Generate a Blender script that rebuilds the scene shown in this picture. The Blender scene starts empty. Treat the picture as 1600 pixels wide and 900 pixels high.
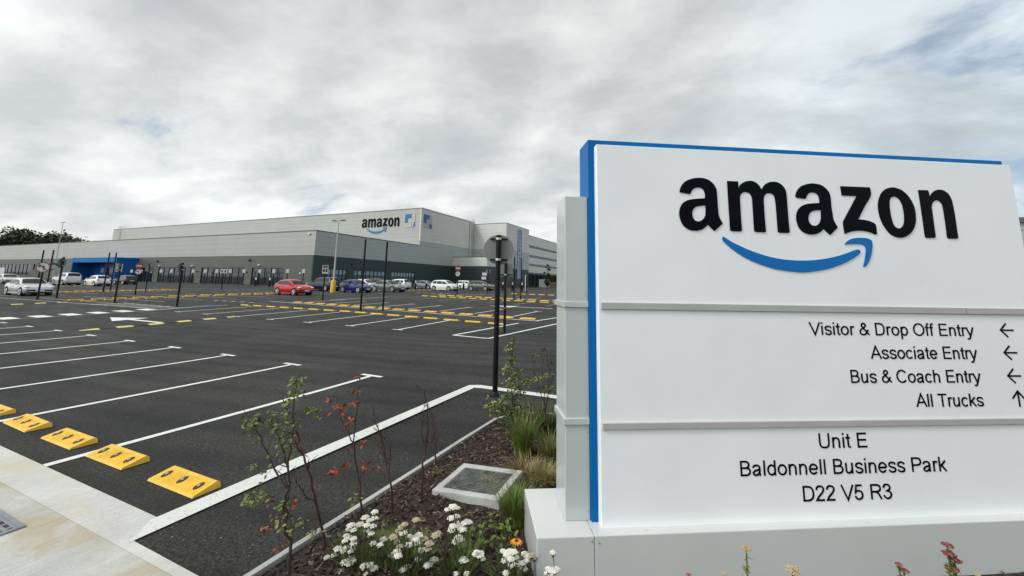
import bpy, bmesh, math, random
from mathutils import Vector, Matrix
R = math.radians
random.seed(7)
SC = bpy.context.scene
COL = SC.collection

# ------------------------------------------------------------------ camera
CAM_H = 2.0
F_PX, CY_PX = 644.02, 340.26            # focal length and principal row, in pixels of a 1600 px wide picture
PITCH, ROLL, HEAD = 0.1567, 0.0193, 0.4317
_d0 = Vector((-math.sin(HEAD), math.cos(HEAD), 0)); _r0 = Vector((math.cos(HEAD), math.sin(HEAD), 0)); _z = Vector((0, 0, 1))
FWD = _d0*math.cos(PITCH) + _z*math.sin(PITCH)
_u = _z*math.cos(PITCH) - _d0*math.sin(PITCH)
RIGHT = _r0*math.cos(ROLL) + _u*math.sin(ROLL)
UP = _u*math.cos(ROLL) - _r0*math.sin(ROLL)
cam_data = bpy.data.cameras.new('camera'); cam = bpy.data.objects.new('camera', cam_data); COL.objects.link(cam)
cam.matrix_world = Matrix(((RIGHT.x, UP.x, -FWD.x, 0), (RIGHT.y, UP.y, -FWD.y, 0), (RIGHT.z, UP.z, -FWD.z, CAM_H), (0, 0, 0, 1)))
cam_data.sensor_fit = 'HORIZONTAL'; cam_data.sensor_width = 36.0; cam_data.lens = 36.0*F_PX/1600
cam_data.shift_y = -(450-CY_PX)/1600
cam_data.clip_start = 0.05; cam_data.clip_end = 6000
SC.camera = cam

# ------------------------------------------------------------------ world, sun, exposure
SUN_AZ, SUN_EL = R(218), R(46)          # clockwise from +Y
world = bpy.data.worlds.new('World'); SC.world = world; world.use_nodes = True
def build_sky():
    nt = world.node_tree; nt.nodes.clear(); N = nt.nodes.new; L = nt.links.new
    out = N('ShaderNodeOutputWorld'); bg = N('ShaderNodeBackground'); L(bg.outputs[0], out.inputs[0])
    STR = 0.1
    bg.inputs['Strength'].default_value = STR
    sky = N('ShaderNodeTexSky'); sky.sky_type = 'NISHITA'; sky.sun_disc = False
    sky.sun_elevation = SUN_EL; sky.sun_rotation = SUN_AZ; sky.air_density = 1.0; sky.dust_density = 1.5
    tc = N('ShaderNodeTexCoord'); sep = N('ShaderNodeSeparateXYZ'); L(tc.outputs['Generated'], sep.inputs[0])
    def M(op, a, b=None, c=None, clamp=False):
        n = N('ShaderNodeMath'); n.operation = op; n.use_clamp = clamp
        for i, v in enumerate((a, b, c)):
            if v is None: continue
            if isinstance(v, (int, float)): n.inputs[i].default_value = v
            else: L(v, n.inputs[i])
        return n.outputs[0]
    zc = M('MAXIMUM', sep.outputs[2], 0.0); zd = M('ADD', zc, 0.30)
    comb = N('ShaderNodeCombineXYZ'); L(M('DIVIDE', sep.outputs[0], zd), comb.inputs[0]); L(M('DIVIDE', sep.outputs[1], zd), comb.inputs[1])
    def noise(scale, rot, sc, detail, rough, dist, w):
        mp = N('ShaderNodeMapping'); mp.inputs['Rotation'].default_value = (0, 0, rot); mp.inputs['Scale'].default_value = sc
        mp.inputs['Location'].default_value = (w, w*0.7, 0)
        L(comb.outputs[0], mp.inputs[0]); n = N('ShaderNodeTexNoise'); L(mp.outputs[0], n.inputs['Vector'])
        n.inputs['Scale'].default_value = scale; n.inputs['Detail'].default_value = detail; n.inputs['Roughness'].default_value = rough
        n.inputs['Distortion'].default_value = dist
        return n.outputs['Fac']
    def ramp(v, stops, ease='EASE'):
        r = N('ShaderNodeValToRGB'); L(v, r.inputs[0]); r.color_ramp.interpolation = ease
        e = r.color_ramp.elements
        while len(e) < len(stops): e.new(0.5)
        for i, (p, c) in enumerate(stops):
            e[i].position = p; e[i].color = (*c, 1) if not isinstance(c, (int, float)) else (c, c, c, 1)
        return r.outputs[0]
    big = noise(0.75, R(-20), (1.0, 1.45, 1), 3, 0.5, 0.3, 22.4)
    mid = noise(2.0, R(-20), (1.0, 1.25, 1), 9, 0.55, 0.2, 17.2)
    fine = noise(6.0, R(-15), (1.0, 1.3, 1), 8, 0.6, 0.2, 9.1)
    v = M('ADD', M('MULTIPLY', big, 0.44), M('ADD', M('MULTIPLY', mid, 0.44), M('MULTIPLY', fine, 0.12)))
    k = 1.0/STR
    shade = ramp(v, [(0.38, (0.47, 0.505, 0.515)), (0.455, (0.57, 0.608, 0.612)), (0.515, (0.69, 0.728, 0.725)), (0.58, (0.83, 0.868, 0.858))], 'LINEAR')
    lift = ramp(sep.outputs[2], [(0.0, 1.13), (0.2, 1.09), (0.5, 0.94), (1.0, 0.80)], 'LINEAR')
    sc = N('ShaderNodeVectorMath'); sc.operation = 'SCALE'; L(shade, sc.inputs[0]); L(M('MULTIPLY', lift, 10.0), sc.inputs['Scale'])
    # openings in the cover, more of them to the right (east) and low on the left
    gap = noise(1.35, R(-15), (1.0, 1.7, 1), 8, 0.56, 0.3, 33.3)
    dirn = N('ShaderNodeVectorMath'); dirn.operation = 'DOT_PRODUCT'; L(tc.outputs['Generated'], dirn.inputs[0])
    dirn.inputs[1].default_value = (0.75, 0.62, 0.22)
    east = ramp(dirn.outputs['Value'], [(0.62, 0.0), (0.95, 1.0)])
    dirw = N('ShaderNodeVectorMath'); dirw.operation = 'DOT_PRODUCT'; L(tc.outputs['Generated'], dirw.inputs[0])
    dirw.inputs[1].default_value = (-0.955, 0.28, 0.09)
    west = ramp(dirw.outputs['Value'], [(0.965, 0.0), (0.995, 1.0)])
    g = M('ADD', gap, M('ADD', M('MULTIPLY', east, 0.135), M('MULTIPLY', west, 0.07)))
    hole = ramp(g, [(0.62, 0.0), (0.76, 0.9)])
    blue = N('ShaderNodeMix'); blue.data_type = 'RGBA'; blue.blend_type = 'MIX'; blue.inputs[0].default_value = 0.25
    L(sky.outputs[0], blue.inputs[6]); blue.inputs[7].default_value = (5.2, 6.2, 7.4, 1)
    mix = N('ShaderNodeMix'); mix.data_type = 'RGBA'; L(hole, mix.inputs[0]); L(sc.outputs[0], mix.inputs[6]); L(blue.outputs[2], mix.inputs[7])
    tint = N('ShaderNodeMix'); tint.data_type = 'RGBA'; tint.blend_type = 'MULTIPLY'; L(east, tint.inputs[0]); L(sc.outputs[0], tint.inputs[6]); tint.inputs[7].default_value = (0.85, 0.91, 0.98, 1)
    L(tint.outputs[2], mix.inputs[6])
    # the cloud glows where the sun stands behind it
    sd = N('ShaderNodeVectorMath'); sd.operation = 'DOT_PRODUCT'; L(tc.outputs['Generated'], sd.inputs[0]); sd.inputs[1].default_value = (math.sin(SUN_AZ)*math.cos(SUN_EL), math.cos(SUN_AZ)*math.cos(SUN_EL), math.sin(SUN_EL))
    glow = ramp(sd.outputs['Value'], [(0.48, 1.0/4), (0.75, 1.7/4), (0.9, 2.6/4), (1.0, .8)])
    gs = N('ShaderNodeVectorMath'); gs.operation = 'SCALE'; L(mix.outputs[2], gs.inputs[0]); L(M('MULTIPLY', glow, 4.0), gs.inputs['Scale'])
    # below the horizon: dull ground colour
    lowm = ramp(sep.outputs[2], [(0.0, 0.0), (0.004, 1.0)], 'LINEAR')
    m2 = N('ShaderNodeMix'); m2.data_type = 'RGBA'; L(lowm, m2.inputs[0]); m2.inputs[6].default_value = (1.2, 1.2, 1.15, 1); L(gs.outputs[0], m2.inputs[7])
    L(m2.outputs[2], bg.inputs['Color'])
build_sky()
sun_d = bpy.data.lights.new('sun', 'SUN'); sun = bpy.data.objects.new('sun', sun_d); COL.objects.link(sun)
sun_d.energy = 1.5; sun_d.angle = R(12); sun_d.color = (1.0, 0.965, 0.91)
sdir = Vector((math.sin(SUN_AZ)*math.cos(SUN_EL), math.cos(SUN_AZ)*math.cos(SUN_EL), math.sin(SUN_EL)))
sun.rotation_euler = sdir.to_track_quat('Z', 'Y').to_euler()
vs = SC.view_settings; vs.view_transform = 'Standard'; vs.look = 'None'; vs.exposure = 0.13; vs.gamma = 1.0; vs.use_curve_mapping = False
SC.cycles.max_bounces = 6; SC.cycles.use_denoising = True

# ------------------------------------------------------------------ the lie of the land
KY = [-50, 6.3, 9, 12, 16, 20, 25, 30, 36, 42, 50, 4000]; KZ = [0, 0, .055, .15, .25, .35, .43, .48, .55, .62, .65, .65]
def _lin(y):
    for i in range(len(KY)-1):
        if y <= KY[i+1]:
            t = (y-KY[i])/(KY[i+1]-KY[i]); return KZ[i]+t*(KZ[i+1]-KZ[i])
    return KZ[-1]
_w = [math.exp(-.5*(i/5.)**2) for i in range(-16, 17)]; _ws = sum(_w)
_T = [sum(w*_lin(-20+.25*j+.25*(i-16)) for i, w in enumerate(_w))/_ws for j in range(481)]
def zg(x, y):
    t = (y+20)/.25
    if t <= 0: return _T[0]
    if t >= 479: return _T[480]
    i = int(t); a = t-i; return _T[i]*(1-a)+_T[i+1]*a
def ray(px, py): return RIGHT*((px-800)/F_PX) - UP*((py-CY_PX)/F_PX) + FWD
def at_depth(px, py, depth):                                            # the point seen at px,py at a given distance along the view axis
    return Vector((0, 0, CAM_H)) + ray(px, py)*depth
def depth_of(p): return (Vector(p)-Vector((0, 0, CAM_H))).dot(FWD)

# ------------------------------------------------------------------ materials
MATS = {}
def mat(name, col, rough=0.6, metal=0.0, var=0.0, vscale=4.0, bump=0.0, bscale=60.0, spec=0.5, coat=0.0, col2=None, detail=4, emit=None, objspace=False):
    if name in MATS: return MATS[name]
    m = bpy.data.materials.new(name); m.use_nodes = True; nt = m.node_tree; N = nt.nodes.new; L = nt.links.new
    b = nt.nodes['Principled BSDF']; b.inputs['Base Color'].default_value = (*col, 1); b.inputs['Roughness'].default_value = rough
    b.inputs['Metallic'].default_value = metal; b.inputs['Specular IOR Level'].default_value = spec; b.inputs['Coat Weight'].default_value = coat
    tc = N('ShaderNodeTexCoord')
    if var or col2:
        n = N('ShaderNodeTexNoise'); n.inputs['Scale'].default_value = vscale; n.inputs['Detail'].default_value = detail; n.inputs['Roughness'].default_value = 0.65
        L(tc.outputs['Object'], n.inputs['Vector'])
        r = N('ShaderNodeValToRGB'); L(n.outputs['Fac'], r.inputs[0]); r.color_ramp.elements[0].position = 0.32; r.color_ramp.elements[1].position = 0.68
        c2 = col2 or tuple(min(1, c*(1+var)) for c in col); c1 = col if col2 else tuple(c*(1-var) for c in col)
        r.color_ramp.elements[0].color = (*c1, 1); r.color_ramp.elements[1].color = (*c2, 1)
        L(r.outputs[0], b.inputs['Base Color'])
    if bump:
        n2 = N('ShaderNodeTexNoise'); n2.inputs['Scale'].default_value = bscale; n2.inputs['Detail'].default_value = 4; L(tc.outputs['Object'], n2.inputs['Vector'])
        bp = N('ShaderNodeBump'); bp.inputs['Strength'].default_value = bump; bp.inputs['Distance'].default_value = 0.01; L(n2.outputs['Fac'], bp.inputs['Height']); L(bp.outputs[0], b.inputs['Normal'])
    if emit: b.inputs['Emission Color'].default_value = (*emit[0], 1); b.inputs['Emission Strength'].default_value = emit[1]
    MATS[name] = m; return m

def asphalt_mat():
    m = bpy.data.materials.new('asphalt'); m.use_nodes = True; nt = m.node_tree; N = nt.nodes.new; L = nt.links.new
    b = nt.nodes['Principled BSDF']; b.inputs['Specular IOR Level'].default_value = 0.35
    tc = N('ShaderNodeTexCoord')
    def noise(s, d, r, sc=None, dist=0.0):
        n = N('ShaderNodeTexNoise'); n.inputs['Scale'].default_value = s; n.inputs['Detail'].default_value = d; n.inputs['Roughness'].default_value = r; n.inputs['Distortion'].default_value = dist
        if sc:
            mp = N('ShaderNodeMapping'); mp.inputs['Scale'].default_value = sc; L(tc.outputs['Object'], mp.inputs[0]); L(mp.outputs[0], n.inputs['Vector'])
        else: L(tc.outputs['Object'], n.inputs['Vector'])
        return n.outputs['Fac']
    def ramp(v, a, ca, bb, cb):
        r = N('ShaderNodeValToRGB'); L(v, r.inputs[0]); e = r.color_ramp.elements
        e[0].position = a; e[0].color = (*ca, 1); e[1].position = bb; e[1].color = (*cb, 1); return r.outputs[0]
    def mul(a, c):
        x = N('ShaderNodeMix'); x.data_type = 'RGBA'; x.blend_type = 'MULTIPLY'; x.inputs[0].default_value = 1; L(a, x.inputs[6]); L(c, x.inputs[7]); return x.outputs[2]
    base = ramp(noise(0.35, 5, 0.6), 0.3, (.0185, .0185, .018), 0.7, (.031, .0306, .029))
    lanes = ramp(noise(0.55, 4, 0.55, (0.18, 1.0, 1), 0.8), 0.40, (.66, .66, .665), 0.60, (1.22, 1.22, 1.19))   # paving passes and tyre scuffs run along the aisles
    grain = ramp(noise(95, 3, 0.75), 0.38, (.45, .45, .45), 0.64, (1.6, 1.58, 1.54))
    spots = ramp(noise(1.9, 3, 0.5), 0.60, (1, 1, 1), 0.74, (.80, .80, .81))
    vor = N('ShaderNodeTexVoronoi'); vor.inputs['Scale'].default_value = 16; L(tc.outputs['Object'], vor.inputs['Vector'])
    grit = ramp(vor.outputs['Distance'], 0.035, (2.3, 2.25, 2.1), 0.05, (1, 1, 1))
    coarse = ramp(noise(34, 5, 0.8), 0.43, (.32, .32, .325), 0.59, (1.85, 1.84, 1.82))
    c0 = ramp(noise(13, 4, 0.65), 0.36, (.80, .80, .80), 0.64, (1.2, 1.2, 1.2))
    c = mul(mul(mul(mul(mul(base, lanes), grain), spots), grit), mul(coarse, c0))
    wv = N('ShaderNodeTexWave'); wv.wave_type = 'RINGS'; wv.rings_direction = 'Z'; wv.inputs['Scale'].default_value = .42; wv.inputs['Distortion'].default_value = 5.0; wv.inputs['Detail'].default_value = 3; wv.inputs['Detail Scale'].default_value = .35
    mpw = N('ShaderNodeMapping'); mpw.inputs['Location'].default_value = (9.0, -24.0, 0); mpw.inputs['Scale'].default_value = (.55, 1.0, 1); L(tc.outputs['Object'], mpw.inputs[0]); L(mpw.outputs[0], wv.inputs['Vector'])
    c = mul(c, ramp(wv.outputs['Fac'], 0.05, (.70, .70, .70), 0.55, (1.08, 1.08, 1.07)))
    vo = N('ShaderNodeTexVoronoi'); vo.inputs['Scale'].default_value = .42; L(tc.outputs['Object'], vo.inputs['Vector'])
    ad = N('ShaderNodeMath'); ad.operation = 'MULTIPLY_ADD'; L(noise(3.5, 3, .6), ad.inputs[0]); ad.inputs[1].default_value = .35; L(vo.outputs['Distance'], ad.inputs[2])
    c = mul(c, ramp(ad.outputs[0], .22, (.55, .55, .56), .36, (1, 1, 1)))                # oil drips
    L(c, b.inputs['Base Color'])
    rr = ramp(noise(0.8, 3, .5), .3, (.72,)*3, .7, (.9,)*3); L(rr, b.inputs['Roughness'])
    bp = N('ShaderNodeBump'); bp.inputs['Strength'].default_value = 1.0; bp.inputs['Distance'].default_value = 0.012
    L(noise(55, 4, .75), bp.inputs['Height']); L(bp.outputs[0], b.inputs['Normal'])
    return m

def concrete_mat(name, c1, c2, stain=None):
    m = bpy.data.materials.new(name); m.use_nodes = True; nt = m.node_tree; N = nt.nodes.new; L = nt.links.new
    b = nt.nodes['Principled BSDF']; b.inputs['Roughness'].default_value = 0.85; b.inputs['Specular IOR Level'].default_value = 0.25
    tc = N('ShaderNodeTexCoord')
    def noise(s, d, r, sc=None, dist=0):
        n = N('ShaderNodeTexNoise'); n.inputs['Scale'].default_value = s; n.inputs['Detail'].default_value = d; n.inputs['Roughness'].default_value = r; n.inputs['Distortion'].default_value = dist
        mp = N('ShaderNodeMapping'); mp.inputs['Scale'].default_value = sc or (1, 1, 1); L(tc.outputs['Object'], mp.inputs[0]); L(mp.outputs[0], n.inputs['Vector']); return n.outputs['Fac']
    def ramp(v, a, ca, bb, cb):
        r = N('ShaderNodeValToRGB'); L(v, r.inputs[0]); e = r.color_ramp.elements
        e[0].position = a; e[0].color = (*ca, 1); e[1].position = bb; e[1].color = (*cb, 1); return r.outputs[0]
    def mixc(f, a, c, mode='MIX'):
        x = N('ShaderNodeMix'); x.data_type = 'RGBA'; x.blend_type = mode
        if isinstance(f, float): x.inputs[0].default_value = f
        else: L(f, x.inputs[0])
        L(a, x.inputs[6]); L(c, x.inputs[7]); return x.outputs[2]
    c = ramp(noise(2.2, 6, .65), .3, c1, .7, c2)
    brush = ramp(noise(7, 4, .6, (18.0, .35, 1)), .35, (.88,)*3, .65, (1.07,)*3)       # broom marks
    c = mixc(1.0, c, brush, 'MULTIPLY')
    speck = ramp(noise(90, 3, .7), .3, (.86,)*3, .7, (1.1,)*3); c = mixc(1.0, c, speck, 'MULTIPLY')
    if stain:
        sx = N('ShaderNodeSeparateXYZ'); L(tc.outputs['Object'], sx.inputs[0])
        n = noise(1.3, 5, .6, (1.0, 2.0, 1), .6)
        r = N('ShaderNodeMapRange'); L(sx.outputs[1], r.inputs[0]); r.inputs[1].default_value = stain[1]; r.inputs[2].default_value = stain[2]; r.inputs[3].default_value = -.28; r.inputs[4].default_value = .22
        a = N('ShaderNodeMath'); a.operation = 'ADD'; L(n, a.inputs[0]); L(r.outputs[0], a.inputs[1])
        f = ramp(a.outputs[0], .47, (0, 0, 0), .62, (.92, .92, .92))
        st = N('ShaderNodeRGB'); st.outputs[0].default_value = (*stain[0], 1); c = mixc(f, c, mixc(1.0, st.outputs[0], brush, 'MULTIPLY'))
    L(c, b.inputs['Base Color'])
    bp = N('ShaderNodeBump'); bp.inputs['Strength'].default_value = .35; bp.inputs['Distance'].default_value = .006
    L(noise(60, 4, .7), bp.inputs['Height']); L(bp.outputs[0], b.inputs['Normal'])
    return m

def paint_mat(name, col, wear=0.12, rough=.75, lim=(.34, .45)):
    """road paint with thin worn spots where the asphalt shows"""
    m = bpy.data.materials.new(name); m.use_nodes = True; nt = m.node_tree; N = nt.nodes.new; L = nt.links.new
    b = nt.nodes['Principled BSDF']; b.inputs['Roughness'].default_value = rough; b.inputs['Specular IOR Level'].default_value = 0.3
    tc = N('ShaderNodeTexCoord'); n = N('ShaderNodeTexNoise'); n.inputs['Scale'].default_value = 26; n.inputs['Detail'].default_value = 6; n.inputs['Roughness'].default_value = .75; L(tc.outputs['Object'], n.inputs['Vector'])
    r = N('ShaderNodeValToRGB'); L(n.outputs['Fac'], r.inputs[0]); e = r.color_ramp.elements
    e[0].position = lim[0]; e[0].color = (*[c*(1-wear*3) for c in col], 1); e[1].position = lim[1]; e[1].color = (*col, 1)
    n2 = N('ShaderNodeTexNoise'); n2.inputs['Scale'].default_value = .9; n2.inputs['Detail'].default_value = 4; L(tc.outputs['Object'], n2.inputs['Vector'])
    r2 = N('ShaderNodeValToRGB'); L(n2.outputs['Fac'], r2.inputs[0]); r2.color_ramp.elements[0].position = .3; r2.color_ramp.elements[0].color = (1-wear, 1-wear, 1-wear*1.1, 1); r2.color_ramp.elements[1].position = .7
    x = N('ShaderNodeMix'); x.data_type = 'RGBA'; x.blend_type = 'MULTIPLY'; x.inputs[0].default_value = 1; L(r.outputs[0], x.inputs[6]); L(r2.outputs[0], x.inputs[7]); L(x.outputs[2], b.inputs['Base Color'])
    bp = N('ShaderNodeBump'); bp.inputs['Strength'].default_value = .3; bp.inputs['Distance'].default_value = .004; L(n.outputs['Fac'], bp.inputs['Height']); L(bp.outputs[0], b.inputs['Normal'])
    return m

def cladding_mat(name, col, rough=.42, pitch=1.0, horizontal=True, var=.05, spec=.4):
    """profiled wall panels: fine joints every `pitch` metres and faint panel to panel tone"""
    m = bpy.data.materials.new(name); m.use_nodes = True; nt = m.node_tree; N = nt.nodes.new; L = nt.links.new
    b = nt.nodes['Principled BSDF']; b.inputs['Roughness'].default_value = rough; b.inputs['Specular IOR Level'].default_value = spec
    tc = N('ShaderNodeTexCoord'); sx = N('ShaderNodeSeparateXYZ'); L(tc.outputs['Object'], sx.inputs[0])
    def M(op, a, bb=None):
        n = N('ShaderNodeMath'); n.operation = op
        for i, v in enumerate((a, bb)):
            if v is None: continue
            if isinstance(v, (int, float)): n.inputs[i].default_value = v
            else: L(v, n.inputs[i])
        return n.outputs[0]
    z = M('DIVIDE', sx.outputs[2], pitch); fr = M('FRACT', z)
    joint = M('LESS_THAN', fr, 0.05)
    hcoord = M('DIVIDE', M('ADD', sx.outputs[0], sx.outputs[1]), 6.0)
    jv = M('LESS_THAN', M('FRACT', hcoord), 0.006)
    j = M('MAXIMUM', joint, jv)
    wn = N('ShaderNodeTexWhiteNoise'); wn.noise_dimensions = '2D'; cb = N('ShaderNodeCombineXYZ'); L(M('FLOOR', z), cb.inputs[0]); L(M('FLOOR', hcoord), cb.inputs[1]); L(cb.outputs[0], wn.inputs['Vector'])
    tone = M('ADD', M('MULTIPLY', wn.outputs['Value'], var), 1-var/2)
    n = N('ShaderNodeTexNoise'); n.inputs['Scale'].default_value = .25; n.inputs['Detail'].default_value = 5; L(tc.outputs['Object'], n.inputs['Vector'])
    tone = M('MULTIPLY', tone, M('ADD', M('MULTIPLY', n.outputs['Fac'], .14), .93))
    tone = M('MULTIPLY', tone, M('SUBTRACT', 1.0, M('MULTIPLY', j, .30)))
    v = N('ShaderNodeVectorMath'); v.operation = 'SCALE'; v.inputs[0].default_value = col; L(tone, v.inputs['Scale']); L(v.outputs[0], b.inputs['Base Color'])
    return m

# ------------------------------------------------------------------ mesh helpers
class MB:
    def __init__(s): s.v = []; s.f = []; s.m = []; s.sm = []
    def add(s, vs, fs, mi=0, smooth=False):
        o = len(s.v); s.v += [tuple(v) for v in vs]; s.f += [tuple(i+o for i in f) for f in fs]; s.m += [mi]*len(fs); s.sm += [smooth]*len(fs); return s
    def box(s, x0, x1, y0, y1, z0, z1, mi=0, M=None):
        vs = [Vector(p) for p in ((x0, y0, z0), (x1, y0, z0), (x1, y1, z0), (x0, y1, z0), (x0, y0, z1), (x1, y0, z1), (x1, y1, z1), (x0, y1, z1))]
        if M: vs = [M @ v for v in vs]
        return s.add(vs, [(3, 2, 1, 0), (4, 5, 6, 7), (0, 1, 5, 4), (1, 2, 6, 5), (2, 3, 7, 6), (3, 0, 4, 7)], mi)
    def bevbox(s, x0, x1, y0, y1, z0, z1, b=.01, mi=0, seg=2):
        bm = bmesh.new(); bmesh.ops.create_cube(bm, size=1.0)
        for v in bm.verts: v.co = Vector(((x0+x1)/2+v.co.x*(x1-x0), (y0+y1)/2+v.co.y*(y1-y0), (z0+z1)/2+v.co.z*(z1-z0)))
        bmesh.ops.bevel(bm, geom=bm.edges[:], offset=b, segments=seg, affect='EDGES', profile=.5)
        s.bm(bm, mi, False); return s
    def bm(s, bm, mi=0, smooth=False):
        bm.verts.index_update(); s.add([v.co.copy() for v in bm.verts], [[v.index for v in f.verts] for f in bm.faces], mi, smooth); bm.free()
    def tube(s, pts, rads, n=8, mi=0, cap=True, smooth=True):
        pts = [Vector(p) for p in pts]
        if not hasattr(rads, '__len__'): rads = [rads]*len(pts)
        vs = []; fs = []
        t0 = (pts[1]-pts[0]).normalized(); ref = Vector((1, 0, 0)) if abs(t0.x) < .9 else Vector((0, 1, 0)); a = t0.cross(ref).normalized()
        for i, p in enumerate(pts):
            t = (pts[min(i+1, len(pts)-1)]-pts[max(i-1, 0)]).normalized()
            a = (a-t*a.dot(t)).normalized(); b = t.cross(a)
            for k in range(n):
                w = 2*math.pi*k/n; vs.append(p+(a*math.cos(w)+b*math.sin(w))*rads[i])
        for i in range(len(pts)-1):
            for k in range(n): fs.append((i*n+k, i*n+(k+1) % n, (i+1)*n+(k+1) % n, (i+1)*n+k))
        s.add(vs, fs, mi, smooth)
        if cap:
            e = (len(pts)-1)*n
            s.add(vs[:n], [tuple(reversed(range(n)))], mi); s.add(vs[e:], [tuple(range(n))], mi)
        return s
    def cyl(s, p0, p1, r, n=16, mi=0, r1=None): return s.tube([p0, p1], [r, r if r1 is None else r1], n, mi)
    def ball(s, c, rad, n=8, mi=0):
        bm = bmesh.new(); bmesh.ops.create_uvsphere(bm, u_segments=n, v_segments=max(4, n//2+1), radius=1)
        r = rad if hasattr(rad, '__len__') else (rad,)*3
        for v in bm.verts: v.co = Vector((c[0]+v.co.x*r[0], c[1]+v.co.y*r[1], c[2]+v.co.z*r[2]))
        s.bm(bm, mi, True); return s
    def prism(s, poly, h0, h1, axis='y', mi=0):
        """poly: list of (a,b); axis y -> (a, h, b); axis x -> (h, a, b); axis z -> (a, b, h)"""
        P = {'y': lambda a, b, h: (a, h, b), 'x': lambda a, b, h: (h, a, b), 'z': lambda a, b, h: (a, b, h)}[axis]
        n = len(poly); vs = [P(a, b, h0) for a, b in poly]+[P(a, b, h1) for a, b in poly]
        return s.add(vs, [tuple(range(n)), tuple(reversed(range(n, 2*n)))]+[(i, i+n, (i+1) % n+n, (i+1) % n) for i in range(n)], mi)
    def build(s, name, mats, parent=None, loc=None, rz=0.0, fix=True, **props):
        me = bpy.data.meshes.new(name); me.from_pydata(s.v, [], s.f)
        if not isinstance(mats, (list, tuple)): mats = [mats]
        for m in mats: me.materials.append(m)
        me.polygons.foreach_set('material_index', s.m); me.polygons.foreach_set('use_smooth', s.sm)
        if fix:
            bm = bmesh.new(); bm.from_mesh(me); bmesh.ops.recalc_face_normals(bm, faces=bm.faces[:]); bm.to_mesh(me); bm.free()
        me.update()
        o = bpy.data.objects.new(name, me); COL.objects.link(o)
        if parent: o.parent = parent
        if loc is not None: o.location = loc
        o.rotation_euler.z = rz
        for k, v in props.items(): o[k] = v
        return o

def tag(o, label, cat, group=None):
    o['label'] = label; o['category'] = cat
    if group: o['group'] = group
    return o
def thing(name, label, cat, loc=(0, 0, 0), rz=0.0, group=None):
    o = bpy.data.objects.new(name, None); COL.objects.link(o); o.empty_display_size = .3
    o.location = loc; o.rotation_euler = (0, 0, rz); return tag(o, label, cat, group)
KIDS = {}
def dup(src, loc, rz=None, label=None, group=None, name=None):
    kids = {}
    for o in bpy.data.objects:
        if o.parent: kids.setdefault(o.parent.name, []).append(o)
    def cp(o, par):
        c = o.copy(); COL.objects.link(c)
        if par: c.parent = par
        for ch in kids.get(o.name, []): cp(ch, c)
        return c
    r = cp(src, None); r.location = loc
    if rz is not None: r.rotation_euler = (0, 0, rz)
    if label: r['label'] = label
    if group: r['group'] = group
    return r
def struct(mb, name, mats, **k): return mb.build(name, mats, kind='structure', **k)

def sheet(mb, poly_x0, poly_x1, y0, y1, off, mi=0, step=.5, sk=0.0):
    """a flat rectangle laid on the ground; sk skews y with x"""
    nx = max(1, int(abs(poly_x1-poly_x0)/2)+1); ny = max(1, int(math.ceil(abs(y1-y0)/step)))
    vs = []; fs = []
    for j in range(ny+1):
        for i in range(nx+1):
            x = poly_x0+(poly_x1-poly_x0)*i/nx; y = y0+(y1-y0)*j/ny+sk*(x-poly_x0); vs.append((x, y, zg(x, y)+off))
    for j in range(ny):
        for i in range(nx): a = j*(nx+1)+i; fs.append((a, a+1, a+nx+2, a+nx+1))
    mb.add(vs, fs, mi)
def strip(mb, p, q, w, off, mi=0):
    """a painted line from p to q of width w following the ground"""
    p = Vector(p).to_2d(); q = Vector(q).to_2d(); d = q-p; n = max(1, int(d.length/.5)); t = d.normalized(); s = Vector((-t.y, t.x))*w/2
    vs = []; fs = []
    for i in range(n+1):
        c = p+d*i/n
        for k in (-1, 1): e = c+s*k; vs.append((e.x, e.y, zg(e.x, e.y)+off))
    for i in range(n): fs.append((2*i, 2*i+1, 2*i+3, 2*i+2))
    mb.add(vs, fs, mi)
def flat_poly(mb, pts, off, mi=0):
    mb.add([(x, y, zg(x, y)+off) for x, y in pts], [tuple(range(len(pts)))], mi)
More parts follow.
